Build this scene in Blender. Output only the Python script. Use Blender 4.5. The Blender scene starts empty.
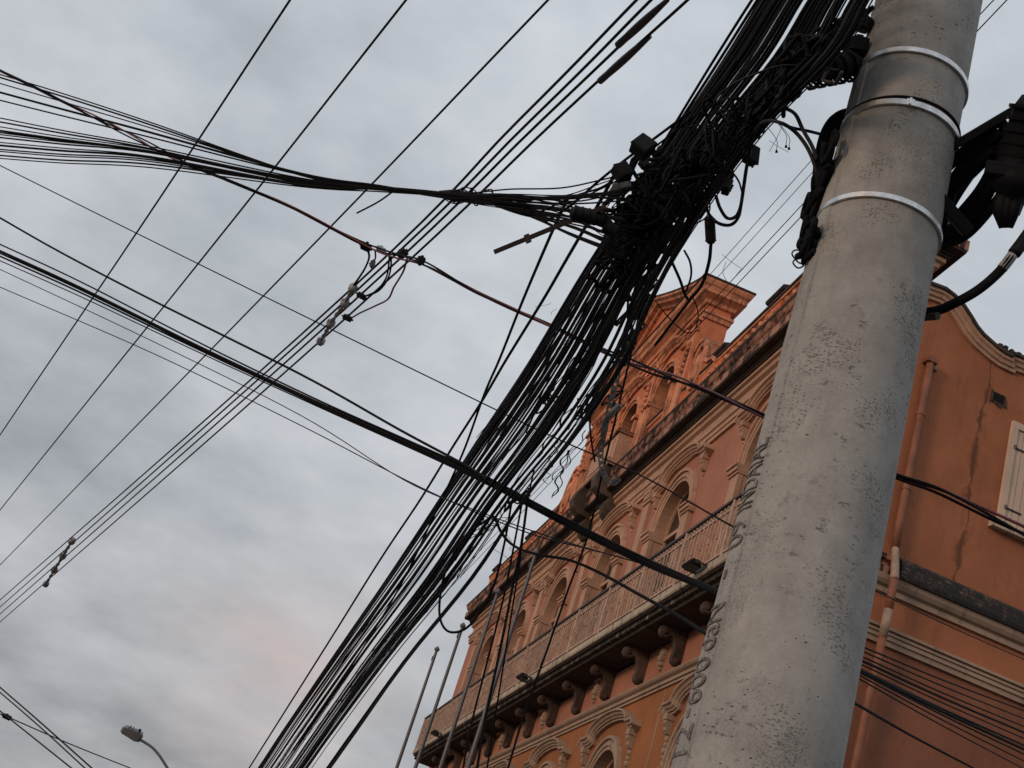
import bpy, bmesh, math, random
from mathutils import Vector, Matrix
from mathutils.geometry import tessellate_polygon
random.seed(7)
scene = bpy.context.scene
COL = scene.collection
R_ = math.radians

# ------------------------------------------------------------------ camera
FPX, PIT, ROLL = 1372.72, 0.443699, 0.333189
CAM = Vector((0, 0, 1.6))
Fw = Vector((0, math.cos(PIT), math.sin(PIT)))
U0 = Vector((0, -math.sin(PIT), math.cos(PIT)))
Rt0 = Vector((1, 0, 0))
Rt = Rt0*math.cos(ROLL) + U0*math.sin(ROLL)
Up = -Rt0*math.sin(ROLL) + U0*math.cos(ROLL)
cd = bpy.data.cameras.new('camera'); cam = bpy.data.objects.new('camera', cd); COL.objects.link(cam)
cam.matrix_world = Matrix(((Rt.x, Up.x, -Fw.x, CAM.x), (Rt.y, Up.y, -Fw.y, CAM.y), (Rt.z, Up.z, -Fw.z, CAM.z), (0, 0, 0, 1)))
cd.sensor_width = 36; cd.sensor_fit = 'HORIZONTAL'; cd.lens = FPX/1024*36
cd.clip_start = .05; cd.clip_end = 6000
scene.camera = cam

def ray(x, y):
    return (Fw*FPX + Rt*(x-512) - Up*(y-384)).normalized()
def at(x, y, r):
    return CAM + ray(x, y)*r
def at_h(x, y, h):                        # where the sight line reaches height h
    d = ray(x, y); return CAM + d*((h-CAM.z)/d.z)

# street frame: A runs along the facade (away), N points from the facade to the street
AZ, B2 = 1.697121, .06
A = Vector((math.cos(AZ), math.sin(AZ), 0)); N = Vector((math.sin(AZ), -math.cos(AZ), 0))*-1
C = Vector((5.90779755, 19.1075359, 0))
C1 = C + A*.8
BN = Vector((math.cos(AZ+B2), math.sin(AZ+B2), 0)); B = Vector((math.sin(AZ+B2), -math.cos(AZ+B2), 0))
def FF(p): return C + A*p[0] + N*p[1] + Vector((0, 0, p[2]))      # facade frame: along, out, up
def SF(p): return C1 + B*p[0] - BN*p[1] + Vector((0, 0, p[2]))    # side wall frame
def WF(p): return Vector(p)
def onp(x, y, off):                       # on the vertical plane parallel to the street
    d = ray(x, y); o = C + N*off
    return CAM + d*((o-CAM).dot(N)/d.dot(N))

# ------------------------------------------------------------------ materials
def newmat(name):
    m = bpy.data.materials.new(name); m.use_nodes = True
    nt = m.node_tree; b = nt.nodes['Principled BSDF']
    return m, nt, b
def nd(nt, t, **k):
    n = nt.nodes.new(t)
    for a_, v in k.items():
        if a_ in n.inputs: n.inputs[a_].default_value = v
        else: setattr(n, a_, v)
    return n
def noise(nt, co, scale, detail=6, rough=.6, mscale=None):
    src = co
    if mscale:
        mp = nd(nt, 'ShaderNodeMapping'); mp.inputs['Scale'].default_value = mscale
        nt.links.new(co, mp.inputs['Vector']); src = mp.outputs[0]
    n = nd(nt, 'ShaderNodeTexNoise'); n.inputs['Scale'].default_value = scale
    n.inputs['Detail'].default_value = detail; n.inputs['Roughness'].default_value = rough
    nt.links.new(src, n.inputs['Vector']); return n.outputs['Fac']
def ramp(nt, fac, a_, b_, ca=(0, 0, 0, 1), cb=(1, 1, 1, 1)):
    r = nd(nt, 'ShaderNodeValToRGB'); r.color_ramp.elements[0].position = a_; r.color_ramp.elements[1].position = b_
    r.color_ramp.elements[0].color = ca; r.color_ramp.elements[1].color = cb
    nt.links.new(fac, r.inputs[0]); return r.outputs[0]
def mix(nt, fac, c1, c2, mode='MIX'):
    m = nd(nt, 'ShaderNodeMix', data_type='RGBA', blend_type=mode)
    for s, v in ((0, fac), (6, c1), (7, c2)):
        if isinstance(v, bpy.types.NodeSocket): nt.links.new(v, m.inputs[s])
        elif s == 0: m.inputs[0].default_value = v
        else: m.inputs[s].default_value = tuple(v)+((1,) if len(v) == 3 else ())
    return m.outputs[2]
def math_(nt, op, a_, b_=None, c_=None):
    m = nd(nt, 'ShaderNodeMath', operation=op)
    for i, v in enumerate((a_, b_, c_)):
        if v is None: continue
        if isinstance(v, bpy.types.NodeSocket): nt.links.new(v, m.inputs[i])
        else: m.inputs[i].default_value = v
    return m.outputs[0]
def bump(nt, b, h, strength=.3, dist=.01):
    bp = nd(nt, 'ShaderNodeBump'); bp.inputs['Strength'].default_value = strength; bp.inputs['Distance'].default_value = dist
    nt.links.new(h, bp.inputs['Height']); nt.links.new(bp.outputs[0], b.inputs['Normal'])

def stucco(name, base, grime=.35, var=.25, gr_col=(.05, .035, .03), lo=.52, hi=.68, streak=.5, crack=None):
    m, nt, b = newmat(name)
    tc = nd(nt, 'ShaderNodeTexCoord'); co = tc.outputs['Object']; uv = tc.outputs['UV']
    n1 = noise(nt, co, .9, 8, .65); n2 = noise(nt, co, 9, 6, .6)
    dk = tuple(c*(1-var) for c in base); lt = tuple(min(1, c*(1+var*.8)) for c in base)
    c = mix(nt, ramp(nt, n1, .3, .7), dk, lt)
    c = mix(nt, .35, c, mix(nt, n2, tuple(x*.75 for x in base), lt))
    n3 = noise(nt, co, 2.2, 10, .75)
    st = noise(nt, uv, 3.0, 6, .7, (3.0, .22, 1))
    g = mix(nt, .5, n3, st)
    gm = ramp(nt, g, lo, hi)
    gg = math_(nt, 'MULTIPLY', gm, grime)
    c = mix(nt, gg, c, gr_col)
    if crack:
        sp = nd(nt, 'ShaderNodeSeparateXYZ'); nt.links.new(uv, sp.inputs[0])
        wob = noise(nt, uv, 1.1, 4, .5)
        for (x0, w, z0, z1, st_) in crack:
            dx = math_(nt, 'ABSOLUTE', math_(nt, 'SUBTRACT', math_(nt, 'ADD', sp.outputs[0], math_(nt, 'MULTIPLY', math_(nt, 'SUBTRACT', wob, .5), .5)), x0))
            blot = noise(nt, uv, 2.4, 6, .62, (1.3, .7, 1))
            ww = math_(nt, 'ADD', math_(nt, 'MULTIPLY', ramp(nt, blot, .47, .60), w*3.0), w*.40)
            k = math_(nt, 'SUBTRACT', 1.0, math_(nt, 'DIVIDE', dx, ww)); k = ramp(nt, k, .0, .95)
            zin = math_(nt, 'MULTIPLY', math_(nt, 'GREATER_THAN', sp.outputs[1], z0), math_(nt, 'LESS_THAN', sp.outputs[1], z1))
            c = mix(nt, math_(nt, 'MULTIPLY', math_(nt, 'MULTIPLY', k, zin), st_), c, (.03, .02, .018))
    nt.links.new(c, b.inputs['Base Color']); b.inputs['Roughness'].default_value = .92
    b.inputs['Specular IOR Level'].default_value = .2
    fine = noise(nt, co, 45, 4, .6)
    bump(nt, b, mix(nt, .5, fine, n3), .35, .02)
    return m

M = {}
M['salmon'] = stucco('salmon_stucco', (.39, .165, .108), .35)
M['ochre'] = stucco('shade_tinted_ochre_stucco', (.31, .12, .048), .4)  # own ochre, darkened: shade on the lower storey is put into the colour
M['orange'] = stucco('sun_tinted_orange_stucco', (.64, .18, .075), .6, lo=.5, hi=.62)  # warm low sun on the upper parts is partly put into this orange
M['attic'] = stucco('sun_tinted_attic_stucco', (.60, .19, .095), .45, lo=.5, hi=.62)  # attic colour also carries part of the warm sunlight
M['trim'] = stucco('trim_plaster', (.47, .28, .195), .75, gr_col=(.1, .06, .045))
M['trim_orange'] = stucco('sun_tinted_trim_plaster', (.68, .275, .15), .7, lo=.47, hi=.58, gr_col=(.07, .038, .03))  # upper trim, tinted with the same painted-in warm light
M['trim_low'] = stucco('low_trim_plaster', (.36, .25, .185), .85, gr_col=(.09, .065, .05))
M['dirty'] = stucco('weathered_cornice', (.40, .19, .13), .97, gr_col=(.03, .022, .02), lo=.46, hi=.53)
M['soffit'] = stucco('shaded_grimy_soffit', (.08, .056, .046), .8, gr_col=(.015, .012, .012), lo=.35, hi=.6)  # grime plus underside shade, both put into one near-black colour
M['shade_grime'] = stucco('shaded_grimy_plaster', (.12, .082, .066), .8, gr_col=(.02, .016, .015), lo=.4, hi=.6)  # dark plaster with the shade under the balconies painted in
M['fascia'] = stucco('balcony_fascia_stone', (.46, .37, .29), .8, gr_col=(.08, .06, .05), lo=.5, hi=.58)
M['fascia_dirty'] = stucco('blackened_fascia_stone', (.34, .28, .23), .95, gr_col=(.02, .018, .016), lo=.40, hi=.50)
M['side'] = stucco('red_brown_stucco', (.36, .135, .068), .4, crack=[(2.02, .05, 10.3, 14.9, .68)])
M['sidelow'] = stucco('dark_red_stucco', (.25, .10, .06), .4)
M['black_top'] = stucco('mouldy_black_coping', (.07, .055, .05), .8, gr_col=(.012, .011, .011), lo=.4, hi=.6)
M['shutter'] = stucco('pale_shutter_paint', (.60, .44, .34), .3, gr_col=(.2, .12, .09))

def plain(name, col, rough=.6, metal=0, var=.25, sc=20, bmp=.1, spec=.3):
    m, nt, b = newmat(name)
    tc = nd(nt, 'ShaderNodeTexCoord'); co = tc.outputs['Object']
    n1 = noise(nt, co, sc, 5, .6)
    c = mix(nt, ramp(nt, n1, .3, .7), tuple(x*(1-var) for x in col), tuple(min(1, x*(1+var)) for x in col))
    nt.links.new(c, b.inputs['Base Color'])
    b.inputs['Roughness'].default_value = rough; b.inputs['Metallic'].default_value = metal
    b.inputs['Specular IOR Level'].default_value = spec
    bump(nt, b, n1, bmp, .003)
    return m
M['cable'] = plain('black_cable_jacket', (.008, .008, .010), .8, spec=.1)
M['cable_grey'] = plain('dusty_cable_jacket', (.02, .02, .023), .75, spec=.15)
M['cable_old'] = plain('weathered_grey_wire', (.022, .02, .022), .75, spec=.15)
M['cable_red'] = plain('dark_red_cable_jacket', (.12, .02, .026), .5)
M['splice'] = plain('plum_grey_splice_tape', (.075, .062, .072), .55)
M['box'] = plain('black_plastic_box', (.010, .010, .012), .65, spec=.15)
M['hole'] = plain('painted_hole_dark', (.006, .005, .005), .9)
M['box_grey'] = plain('grey_plastic_box', (.09, .09, .095), .6)
M['insul'] = plain('pale_grey_insulator', (.30, .30, .31), .4)
M['rust'] = plain('rusty_steel', (.035, .027, .027), .7, .2, sc=30)
M['galv'] = plain('galvanised_steel', (.22, .22, .225), .5, .5, sc=40)
M['strap'] = plain('bright_steel_strap', (.62, .62, .62), .35, .9, var=.25, sc=25, bmp=.25, spec=.5)
M['flag'] = plain('grey_painted_pole', (.12, .12, .13), .5, .3)
M['iron'] = plain('dark_iron_paint', (.045, .035, .032), .6)
M['railpaint'] = plain('faded_pink_rail_paint', (.44, .30, .23), .7, sc=6, var=.35)
M['pipe'] = plain('terracotta_pipe_paint', (.23, .088, .05), .6, sc=4)
M['pipe_white'] = plain('bare_plastic_pipe', (.32, .22, .165), .6, sc=6)
M['lampgrey'] = plain('street_lamp_grey', (.16, .165, .17), .5)
M['letters'] = plain('cast_letter_shade', (.155, .143, .133), .95, sc=45, var=.6, bmp=.4)  # concrete tone darkened to paint in the shadows at the letter edges
def glassm():
    m, nt, b = newmat('dark_window_glass')
    tc = nd(nt, 'ShaderNodeTexCoord'); n1 = noise(nt, tc.outputs['Object'], 1.2, 4)
    nt.links.new(mix(nt, n1, (.018, .016, .015), (.05, .042, .038)), b.inputs['Base Color'])
    b.inputs['Roughness'].default_value = .22; b.inputs['Specular IOR Level'].default_value = .35
    return m
M['glass'] = glassm()
def asphalt():
    m, nt, b = newmat('asphalt')
    tc = nd(nt, 'ShaderNodeTexCoord'); co = tc.outputs['Object']
    n1 = noise(nt, co, .6, 8, .7); n2 = noise(nt, co, 60, 3, .6)
    nt.links.new(mix(nt, .5, mix(nt, n1, (.035, .035, .036), (.07, .068, .065)), mix(nt, n2, (.03, .03, .03), (.08, .08, .08))), b.inputs['Base Color'])
    b.inputs['Roughness'].default_value = .9; bump(nt, b, n2, .5, .01); return m
M['asphalt'] = asphalt()
M['paving'] = stucco('paving_slabs', (.13, .122, .11), .4, gr_col=(.08, .075, .07))
M['soil'] = stucco('bare_ground', (.09, .078, .06), .4)
def concrete():
    m, nt, b = newmat('pole_concrete')
    tc = nd(nt, 'ShaderNodeTexCoord'); co = tc.outputs['Object']; uv = tc.outputs['UV']
    big = noise(nt, co, 1.7, 8, .6); mid = noise(nt, co, 9, 8, .7); fine = noise(nt, co, 90, 4, .65)
    c = mix(nt, ramp(nt, big, .34, .66), (.20, .19, .18), (.41, .395, .378))
    c = mix(nt, .45, c, mix(nt, ramp(nt, mid, .3, .7), (.18, .173, .165), (.50, .482, .46)))
    c = mix(nt, .3, c, mix(nt, fine, (.15, .14, .13), (.46, .44, .42)))
    # trowel stains: dark scratchy marks in patches
    patch = ramp(nt, noise(nt, co, 1.5, 3, .5), .50, .58)
    scr = ramp(nt, noise(nt, co, 17, 8, .8, (1, 1, 1.8)), .57, .62)
    c = mix(nt, math_(nt, 'MULTIPLY', math_(nt, 'MULTIPLY', patch, scr), .8), c, (.075, .075, .078))
    # air holes (voids left by the mould), flattened, clustered; their inner shade is painted dark
    def pits(scale, thr, mz, den_lo, den_hi, dsc):
        mp = nd(nt, 'ShaderNodeMapping'); mp.inputs['Scale'].default_value = (1, 1, mz); nt.links.new(co, mp.inputs[0])
        wob = nd(nt, 'ShaderNodeTexNoise'); wob.inputs['Scale'].default_value = scale*1.3; nt.links.new(mp.outputs[0], wob.inputs['Vector'])
        ad = nd(nt, 'ShaderNodeVectorMath', operation='MULTIPLY_ADD'); nt.links.new(wob.outputs['Color'], ad.inputs[0])
        ad.inputs[1].default_value = (.35/scale,)*3; nt.links.new(mp.outputs[0], ad.inputs[2])
        v = nd(nt, 'ShaderNodeTexVoronoi'); v.inputs['Scale'].default_value = scale; nt.links.new(ad.outputs[0], v.inputs['Vector'])
        sepc = nd(nt, 'ShaderNodeSeparateColor'); nt.links.new(v.outputs['Color'], sepc.inputs[0])
        den = ramp(nt, noise(nt, co, dsc, 3, .5), den_lo, den_hi)
        size = math_(nt, 'MULTIPLY', math_(nt, 'MULTIPLY', sepc.outputs[0], den), thr)
        k = math_(nt, 'SUBTRACT', size, v.outputs['Distance'])
        return ramp(nt, k, .02, .05)
    p1 = pits(40, .46, 1.9, .46, .74, 2.3)
    p2 = pits(72, .60, 2.8, .48, .62, 4.2)
    p3 = pits(130, .55, 2.8, .47, .60, 2.6)
    p2 = math_(nt, 'MULTIPLY', p2, .62); p3 = math_(nt, 'MULTIPLY', p3, .5)
    p = mix(nt, 1.0, mix(nt, 1.0, p1, p2, 'LIGHTEN'), p3, 'LIGHTEN')
    smear = ramp(nt, noise(nt, co, 3.2, 7, .68, (1, 1, .35)), .50, .70)
    c = mix(nt, math_(nt, 'MULTIPLY', smear, .42), c, (.13, .118, .108))
    c = mix(nt, math_(nt, 'MULTIPLY', p, .85), c, (.035, .032, .03))
    nt.links.new(c, b.inputs['Base Color']); b.inputs['Roughness'].default_value = .93; b.inputs['Specular IOR Level'].default_value = .2
    h = math_(nt, 'SUBTRACT', math_(nt, 'ADD', math_(nt, 'MULTIPLY', fine, .25), math_(nt, 'MULTIPLY', mid, .5)), math_(nt, 'MULTIPLY', p, 1.2))
    bump(nt, b, h, .7, .006)
    return m
M['concrete'] = concrete()

# ------------------------------------------------------------------ object helpers
def empty(name, loc, label, cat, group=None):
    o = bpy.data.objects.new(name, None); COL.objects.link(o); o.location = loc; o.empty_display_size = .2
    tag(o, label, cat, group); return o
def tag(o, label=None, cat=None, group=None, kind=None):
    if label: o['label'] = label
    if cat: o['category'] = cat
    if group: o['group'] = group
    if kind: o['kind'] = kind
    return o
def origin_of(p):
    v = Vector((0, 0, 0))
    while p: v = v + p.location; p = p.parent
    return v
class MB:
    def __init__(s, frame=WF): s.v = []; s.uv = []; s.f = []; s.fr = frame
    def vert(s, p, fr=None):
        s.v.append((fr or s.fr)(p)); s.uv.append((p[0], p[2])); return len(s.v)-1
    def face(s, ids): s.f.append(tuple(ids))
    def quad(s, *ps): s.face([s.vert(p) for p in ps])
    def box(s, x0, x1, y0, y1, z0, z1):
        i = [s.vert((x, y, z)) for x in (x0, x1) for y in (y0, y1) for z in (z0, z1)]
        for q in ((0, 1, 3, 2), (4, 6, 7, 5), (0, 4, 5, 1), (2, 3, 7, 6), (0, 2, 6, 4), (1, 5, 7, 3)): s.face([i[k] for k in q])
    def rings(s, rings, closed=True, caps=True, loop=False):
        n = len(rings[0]); idx = [[s.vert(p) for p in r] for r in rings]
        m = len(idx)
        for k in range(m if loop else m-1):
            a_, b_ = idx[k], idx[(k+1) % m]
            for j in range(n if closed else n-1):
                s.face((a_[j], a_[(j+1) % n], b_[(j+1) % n], b_[j]))
        if caps and closed and not loop:
            s.face(list(reversed(idx[0]))); s.face(idx[-1])
    def prism_xz(s, poly, y0, y1):          # outline in x,z extruded in y
        s.rings([[(x, y0, z) for x, z in poly], [(x, y1, z) for x, z in poly]])
    def prism_yz(s, poly, x0, x1):
        s.rings([[(x0, y, z) for y, z in poly], [(x1, y, z) for y, z in poly]])
    def sweep_xz(s, path, prof, caps=True, closed=True, loop=False):   # path (x,z); prof (d outward-left of path, y)
        out = []; n = len(path)
        for i, p in enumerate(path):
            def dr(a_, b_):
                v = Vector((b_[0]-a_[0], b_[1]-a_[1])); return v.normalized() if v.length > 1e-9 else Vector((1, 0))
            if loop: d0 = dr(path[i-1], p); d1 = dr(p, path[(i+1) % n])
            else:
                d1 = dr(p, path[i+1]) if i < n-1 else dr(path[i-1], p)
                d0 = dr(path[i-1], p) if i > 0 else d1
            n0 = Vector((-d0.y, d0.x)); n1 = Vector((-d1.y, d1.x)); nn = (n0+n1); nn = nn.normalized() if nn.length > 1e-6 else n0
            k = 1/max(.4, nn.dot(n1))
            out.append([(p[0]+nn.x*d*k, y, p[1]+nn.y*d*k) for d, y in prof])
        s.rings(out, closed, caps, loop)
    def sweep_plan(s, path, prof, loop=False):     # path world xy (Vector), prof (out, z); out is to the right of the path
        out = []; n = len(path)
        for i, p in enumerate(path):
            if loop: d0 = (p-path[i-1]).normalized(); d1 = (path[(i+1) % n]-p).normalized()
            else:
                d1 = (path[i+1]-p).normalized() if i < n-1 else (p-path[i-1]).normalized()
                d0 = (p-path[i-1]).normalized() if i > 0 else d1
            n0 = Vector((d0.y, -d0.x, 0)); n1 = Vector((d1.y, -d1.x, 0)); nn = (n0+n1).normalized(); k = 1/max(.4, nn.dot(n1))
            out.append([p+nn*(o*k)+Vector((0, 0, z)) for o, z in prof])
        fr = s.fr; s.fr = WF; s.rings(out, True, True, loop); s.fr = fr
    def tube(s, pts, rad, sides=6, caps=True, jit=0):
        pts = [Vector(p) for p in pts]; n = len(pts); ring = []
        t = (pts[1]-pts[0]).normalized(); up = Vector((0, 0, 1)) if abs(t.z) < .9 else Vector((1, 0, 0))
        nrm = t.cross(up).normalized()
        for i, p in enumerate(pts):
            t = (pts[min(i+1, n-1)]-pts[max(i-1, 0)])
            t = t.normalized() if t.length > 1e-9 else Vector((0, 0, 1))
            nrm = (nrm-t*nrm.dot(t)).normalized(); bi = t.cross(nrm)
            r = rad[i] if isinstance(rad, (list, tuple)) else rad
            r *= 1+random.uniform(-jit, jit)
            ring.append([p+nrm*(r*math.cos(2*math.pi*k/sides))+bi*(r*math.sin(2*math.pi*k/sides)) for k in range(sides)])
        fr = s.fr; s.fr = WF; s.rings(ring, True, caps); s.fr = fr
    def build(s, name, mat, parent=None, smooth=False, loc=None, bevel=0, mats=None):
        o0 = origin_of(parent) if parent else (Vector(loc) if loc is not None else Vector((0, 0, 0)))
        me = bpy.data.meshes.new(name)
        me.from_pydata([tuple(v-o0) for v in s.v], [], s.f)
        uvl = me.uv_layers.new(name='UVMap')
        for lp in me.loops: uvl.data[lp.index].uv = s.uv[lp.vertex_index]
        bm = bmesh.new(); bm.from_mesh(me); bmesh.ops.recalc_face_normals(bm, faces=bm.faces)
        bm.to_mesh(me); bm.free()
        me.materials.append(M[mat] if isinstance(mat, str) else mat)
        if smooth:
            for p in me.polygons: p.use_smooth = True
        o = bpy.data.objects.new(name, me); COL.objects.link(o)
        if parent: o.parent = parent
        else: o.location = o0
        if bevel:
            bv = o.modifiers.new('bevel', 'BEVEL'); bv.width = bevel; bv.segments = 2; bv.limit_method = 'ANGLE'
        return o

def crom(P, sub=8):
    P = [Vector(p) for p in P]
    if len(P) == 2: return [P[0].lerp(P[1], k/8) for k in range(9)]
    Q = [P[0]*2-P[1]]+P+[P[-1]*2-P[-2]]; out = []
    for i in range(1, len(Q)-2):
        p0, p1, p2, p3 = Q[i-1:i+3]
        for k in range(sub):
            t = k/sub
            out.append(.5*((2*p1)+(p2-p0)*t+(2*p0-5*p1+4*p2-p3)*t*t+(3*p1-p0-3*p2+p3)*t**3))
    out.append(P[-1]); return out

# ------------------------------------------------------------------ ground
def strip(name, off0, off1, z, mat, u0=-140, u1=220, thick=0):
    m = MB(FF)
    if thick: m.box(u0, u1, off0, off1, z-thick, z)
    else: m.quad((u0, off0, z), (u1, off0, z), (u1, off1, z), (u0, off1, z))
    o = m.build(name, mat); tag(o, kind='structure'); return o
g = MB(); g.quad((-2500, -2500, -.02), (2500, -2500, -.02), (2500, 2500, -.02), (-2500, 2500, -.02)); tag(g.build('ground', 'soil'), kind='structure')
strip('road', 3.2, 6.1, -.004, 'asphalt')
strip('pavement', .02, 3.2, .12, 'paving', .8, 220, .13)
strip('pavement', 6.1, 11.5, .12, 'paving', -140, 220, .13)
m = MB(FF); m.quad((-7, -60, -.008), (.7, -60, -.008), (.7, 3.2, -.008), (-7, 3.2, -.008)); tag(m.build('road', 'asphalt'), kind='structure')

# ------------------------------------------------------------------ the building
bld = empty('historic_building', C, 'ornate orange stucco building with arched windows, long balcony and crowning pediment', 'building')
ZTOP = 16.85; UEND = 33.1; U0F = .8; SV = .48
UP_C = [5.4, 10.65, 15.45, 20.2, 24.7, 28.95]
def arch(c, w, spring, k=18):
    return [(c+w*math.cos(math.pi*i/k), spring+w*math.sin(math.pi*i/k)) for i in range(k+1)]     # near side -> far side? u from c+w to c-w
def wall_with_arches(name, mat, centres, w, z0, spring, zb, zt, u0, u1, parent):
    m = MB(FF); cur = u0
    for c in centres:
        m.quad((cur, 0, zb), (c-w, 0, zb), (c-w, 0, zt), (cur, 0, zt)); cur = c+w
        if z0 > zb: m.quad((c-w, 0, zb), (c+w, 0, zb), (c+w, 0, z0), (c-w, 0, z0))
        ar = arch(c, w, spring)
        for p, q in zip(ar[:-1], ar[1:]):
            m.quad((p[0], 0, p[1]), (q[0], 0, q[1]), (q[0], 0, zt), (p[0], 0, zt))
    m.quad((cur, 0, zb), (u1, 0, zb), (u1, 0, zt), (cur, 0, zt))
    return m.build(name, mat, parent)
WU = dict(w=1.05, z0=10.63, spring=13.65)
WL = dict(w=.98, z0=4.3, spring=7.2)
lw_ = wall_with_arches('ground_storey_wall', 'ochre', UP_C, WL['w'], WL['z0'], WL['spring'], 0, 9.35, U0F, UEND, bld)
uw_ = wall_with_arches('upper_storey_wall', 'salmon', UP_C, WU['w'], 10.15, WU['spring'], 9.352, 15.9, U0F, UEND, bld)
lw_['label'] = 'ochre lower storey wall'; uw_['label'] = 'salmon upper storey wall'

def window(c, w, z0, spring, trim, hood_dz, frame_mat='trim', hoodr=1.7, drops=True, rise=.36):
    ar = arch(c, w, spring)
    path = [(c+w, z0)]+ar+[(c-w, z0)]
    m = MB(FF)   # moulded surround; the left of the path is the outside for this direction? handled by sign
    prof = [(0, 0.003), (0, .05), (-.08, .05), (-.09, .08), (-.16, .08), (-.18, .055), (-.22, .055), (-.235, .11), (-.30, .11), (-.32, .003)]
    m.sweep_xz(path, prof)
    root = m.build('window', trim, bld)
    r = MB(FF); r.sweep_xz(path, [(0, .002), (0, -.30)], caps=False, closed=False); r.build('reveal', trim, root)
    gl = MB(FF)
    ids = [gl.vert((x, -.297, z)) for x, z in path]; gl.face(ids)
    gl.build('glass', 'glass', root)
    fr = MB(FF)
    fr.sweep_xz(path, [(.0, -.29), (.0, -.23), (.07, -.23), (.07, -.29)])
    fr.box(c-.04, c+.04, -.29, -.23, z0, spring-.06)
    fr.box(c-w+.02, c+w-.02, -.294, -.22, spring-.1, spring)
    for k in (-1, 0, 1):
        a_ = math.pi/2+k*.75
        x1, z1 = c+math.cos(a_)*(w-.05), spring+math.sin(a_)*(w-.05)
        dx, dz = math.sin(a_)*.025, -math.cos(a_)*.025
        fr.prism_xz([(c-dx, spring-dz), (c+dx, spring+dz), (x1+dx, z1+dz), (x1-dx, z1-dz)], -.285, -.245)
    zz = z0+.9
    for k in range(3):
        for s_ in (-1, 1):
            fr.box(c+s_*(w/2+.02)-w/2+.1, c+s_*(w/2+.02)+w/2-.1, -.288, -.25, zz+k*.62, zz+k*.62+.045)
    fr.build('frame', frame_mat, root)
    for s_ in (-1, 1):
        im = MB(FF)
        x0 = c+s_*(w-.03); x1 = c+s_*(w+.45)
        for (zz0, zz1, o) in ((-.16, -.10, .15), (-.10, .0, .19), (0, .05, .23)):
            im.box(min(x0, x1)-(0 if s_ > 0 else o*.2), max(x0, x1)+(0 if s_ < 0 else o*.2), -.29, o, spring+zz0, spring+zz1)
        im.box(min(c+s_*(w-.012), c+s_*(w+.40)), max(c+s_*(w-.012), c+s_*(w+.40)), .003, .115, z0, spring-.16)
        im.build('impost', trim, root)
    # hood moulding
    ze = spring+w+hood_dz; hw = hoodr
    pts = [(c+hw, ze-.10), (c+hw-.05, ze-.02), (c+hw-.36, ze-.02), (c+hw-.5, ze+.02)]
    R = hw-.5
    for i in range(1, 14):
        a_ = math.pi*i/14; pts.append((c+R*math.cos(a_), ze+.02+rise*math.sin(a_)**.8))
    pts += [(c-hw+.5, ze+.02), (c-hw+.36, ze-.02), (c-hw+.05, ze-.02), (c-hw, ze-.10)]
    hm = MB(FF)
    hm.sweep_xz(pts, [(.06, .003), (.06, .08), (.02, .08), (.01, .12), (-.02, .13), (-.04, .17), (-.08, .19), (-.10, .24), (-.14, .24), (-.14, .003)])
    for s_ in (-1, 1):
        x = c+s_*(hw-.17)
        hm.box(x-.1, x+.1, .003, .17, ze-.2, ze-.08)
        # scroll console and hanging drop
        cons = [(.003, 0), (.15, 0), (.16, -.07), (.11, -.13), (.12, -.2), (.07, -.26), (.003, -.28)]
        hm.prism_yz([(y, ze-.2+z) for y, z in cons], x-.075, x+.075)
        for k, rr in enumerate((.075, .065, .08, .055, .04) if drops else (.05,)):
            zc = ze-.54-.12*k
            hm.rings([[(x+rr*math.cos(t)*q, .003+rr*.9*(1-(1-q)**2)**.0*(qq), zc+rr*math.sin(t)*q) for t in [2*math.pi*j/8 for j in range(8)]] for q, qq in ((1, 0), (.8, .6), (.3, 1))])
    hm.build('hood_moulding', trim, root)
    return root
for c in UP_C:
    window(c, WU['w'], WU['z0'], WU['spring'], 'trim', .26, drops=False)
for c in UP_C:
    window(c, WL['w'], WL['z0'], WL['spring'], 'trim_low', .3, hoodr=1.72)

# pilasters between the bays on the upper storey
for c in (2.6, 12.95, 17.85, 22.45, 26.85, 31.4):
    m = MB(FF); m.box(c-.22, c+.22, .003, .08, 10.15, 14.85)
    m.box(c-.27, c+.27, .002, .12, 14.85, 14.93); m.box(c-.24, c+.24, .002, .1, 14.93, 15.12)
    for k in range(3): m.box(c-.22+k*.16, c-.10+k*.16, .10, .14, 14.95, 15.1)
    m.box(c-.3, c+.3, .002, .15, 15.12, 15.22)
    m.build('pilaster', 'trim', bld)

# perimeter of the tall front block (facade, near end, back), for everything that wraps round it
P4 = [FF((UEND, -SV, 0)), FF((UEND, 0, 0)), C1.copy(), SF((SV, 0, 0))]
P4 = [Vector((p.x, p.y, 0)) for p in P4]
loop = P4            # travelling far->near along the street front: outward is on the right
def wrap(name, prof, mat, parent=bld):
    m = MB(); m.sweep_plan(loop, prof, loop=True); return m.build(name, mat, parent)
wrap('architrave', [(0.004, 15.24), (.06, 15.24), (.06, 15.34), (.09, 15.35), (.09, 15.46), (.13, 15.48), (.13, 15.56), (.04, 15.58), (.04, 15.86), (.12, 15.90), (.14, 15.98), (.20, 16.0), (.20, 16.08), (0.004, 16.08)], 'trim')
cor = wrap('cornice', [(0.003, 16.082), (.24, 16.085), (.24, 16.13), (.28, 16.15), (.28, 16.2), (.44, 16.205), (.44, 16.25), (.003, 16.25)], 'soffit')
cor['label'] = 'grimy underside of the main cornice, its shade painted in'
c2_ = wrap('corona', [(0.003, 16.251), (.455, 16.251), (.455, 16.46), (.41, 16.47), (.41, 16.55), (.46, 16.6), (.5, 16.72), (.003, 16.9)], 'dirty', cor)
wrap('corona_cap', [(.3, 16.80), (.51, 16.722), (.52, 16.76), (.52, 16.80), (.3, 16.86)], 'black_top', cor)
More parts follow.
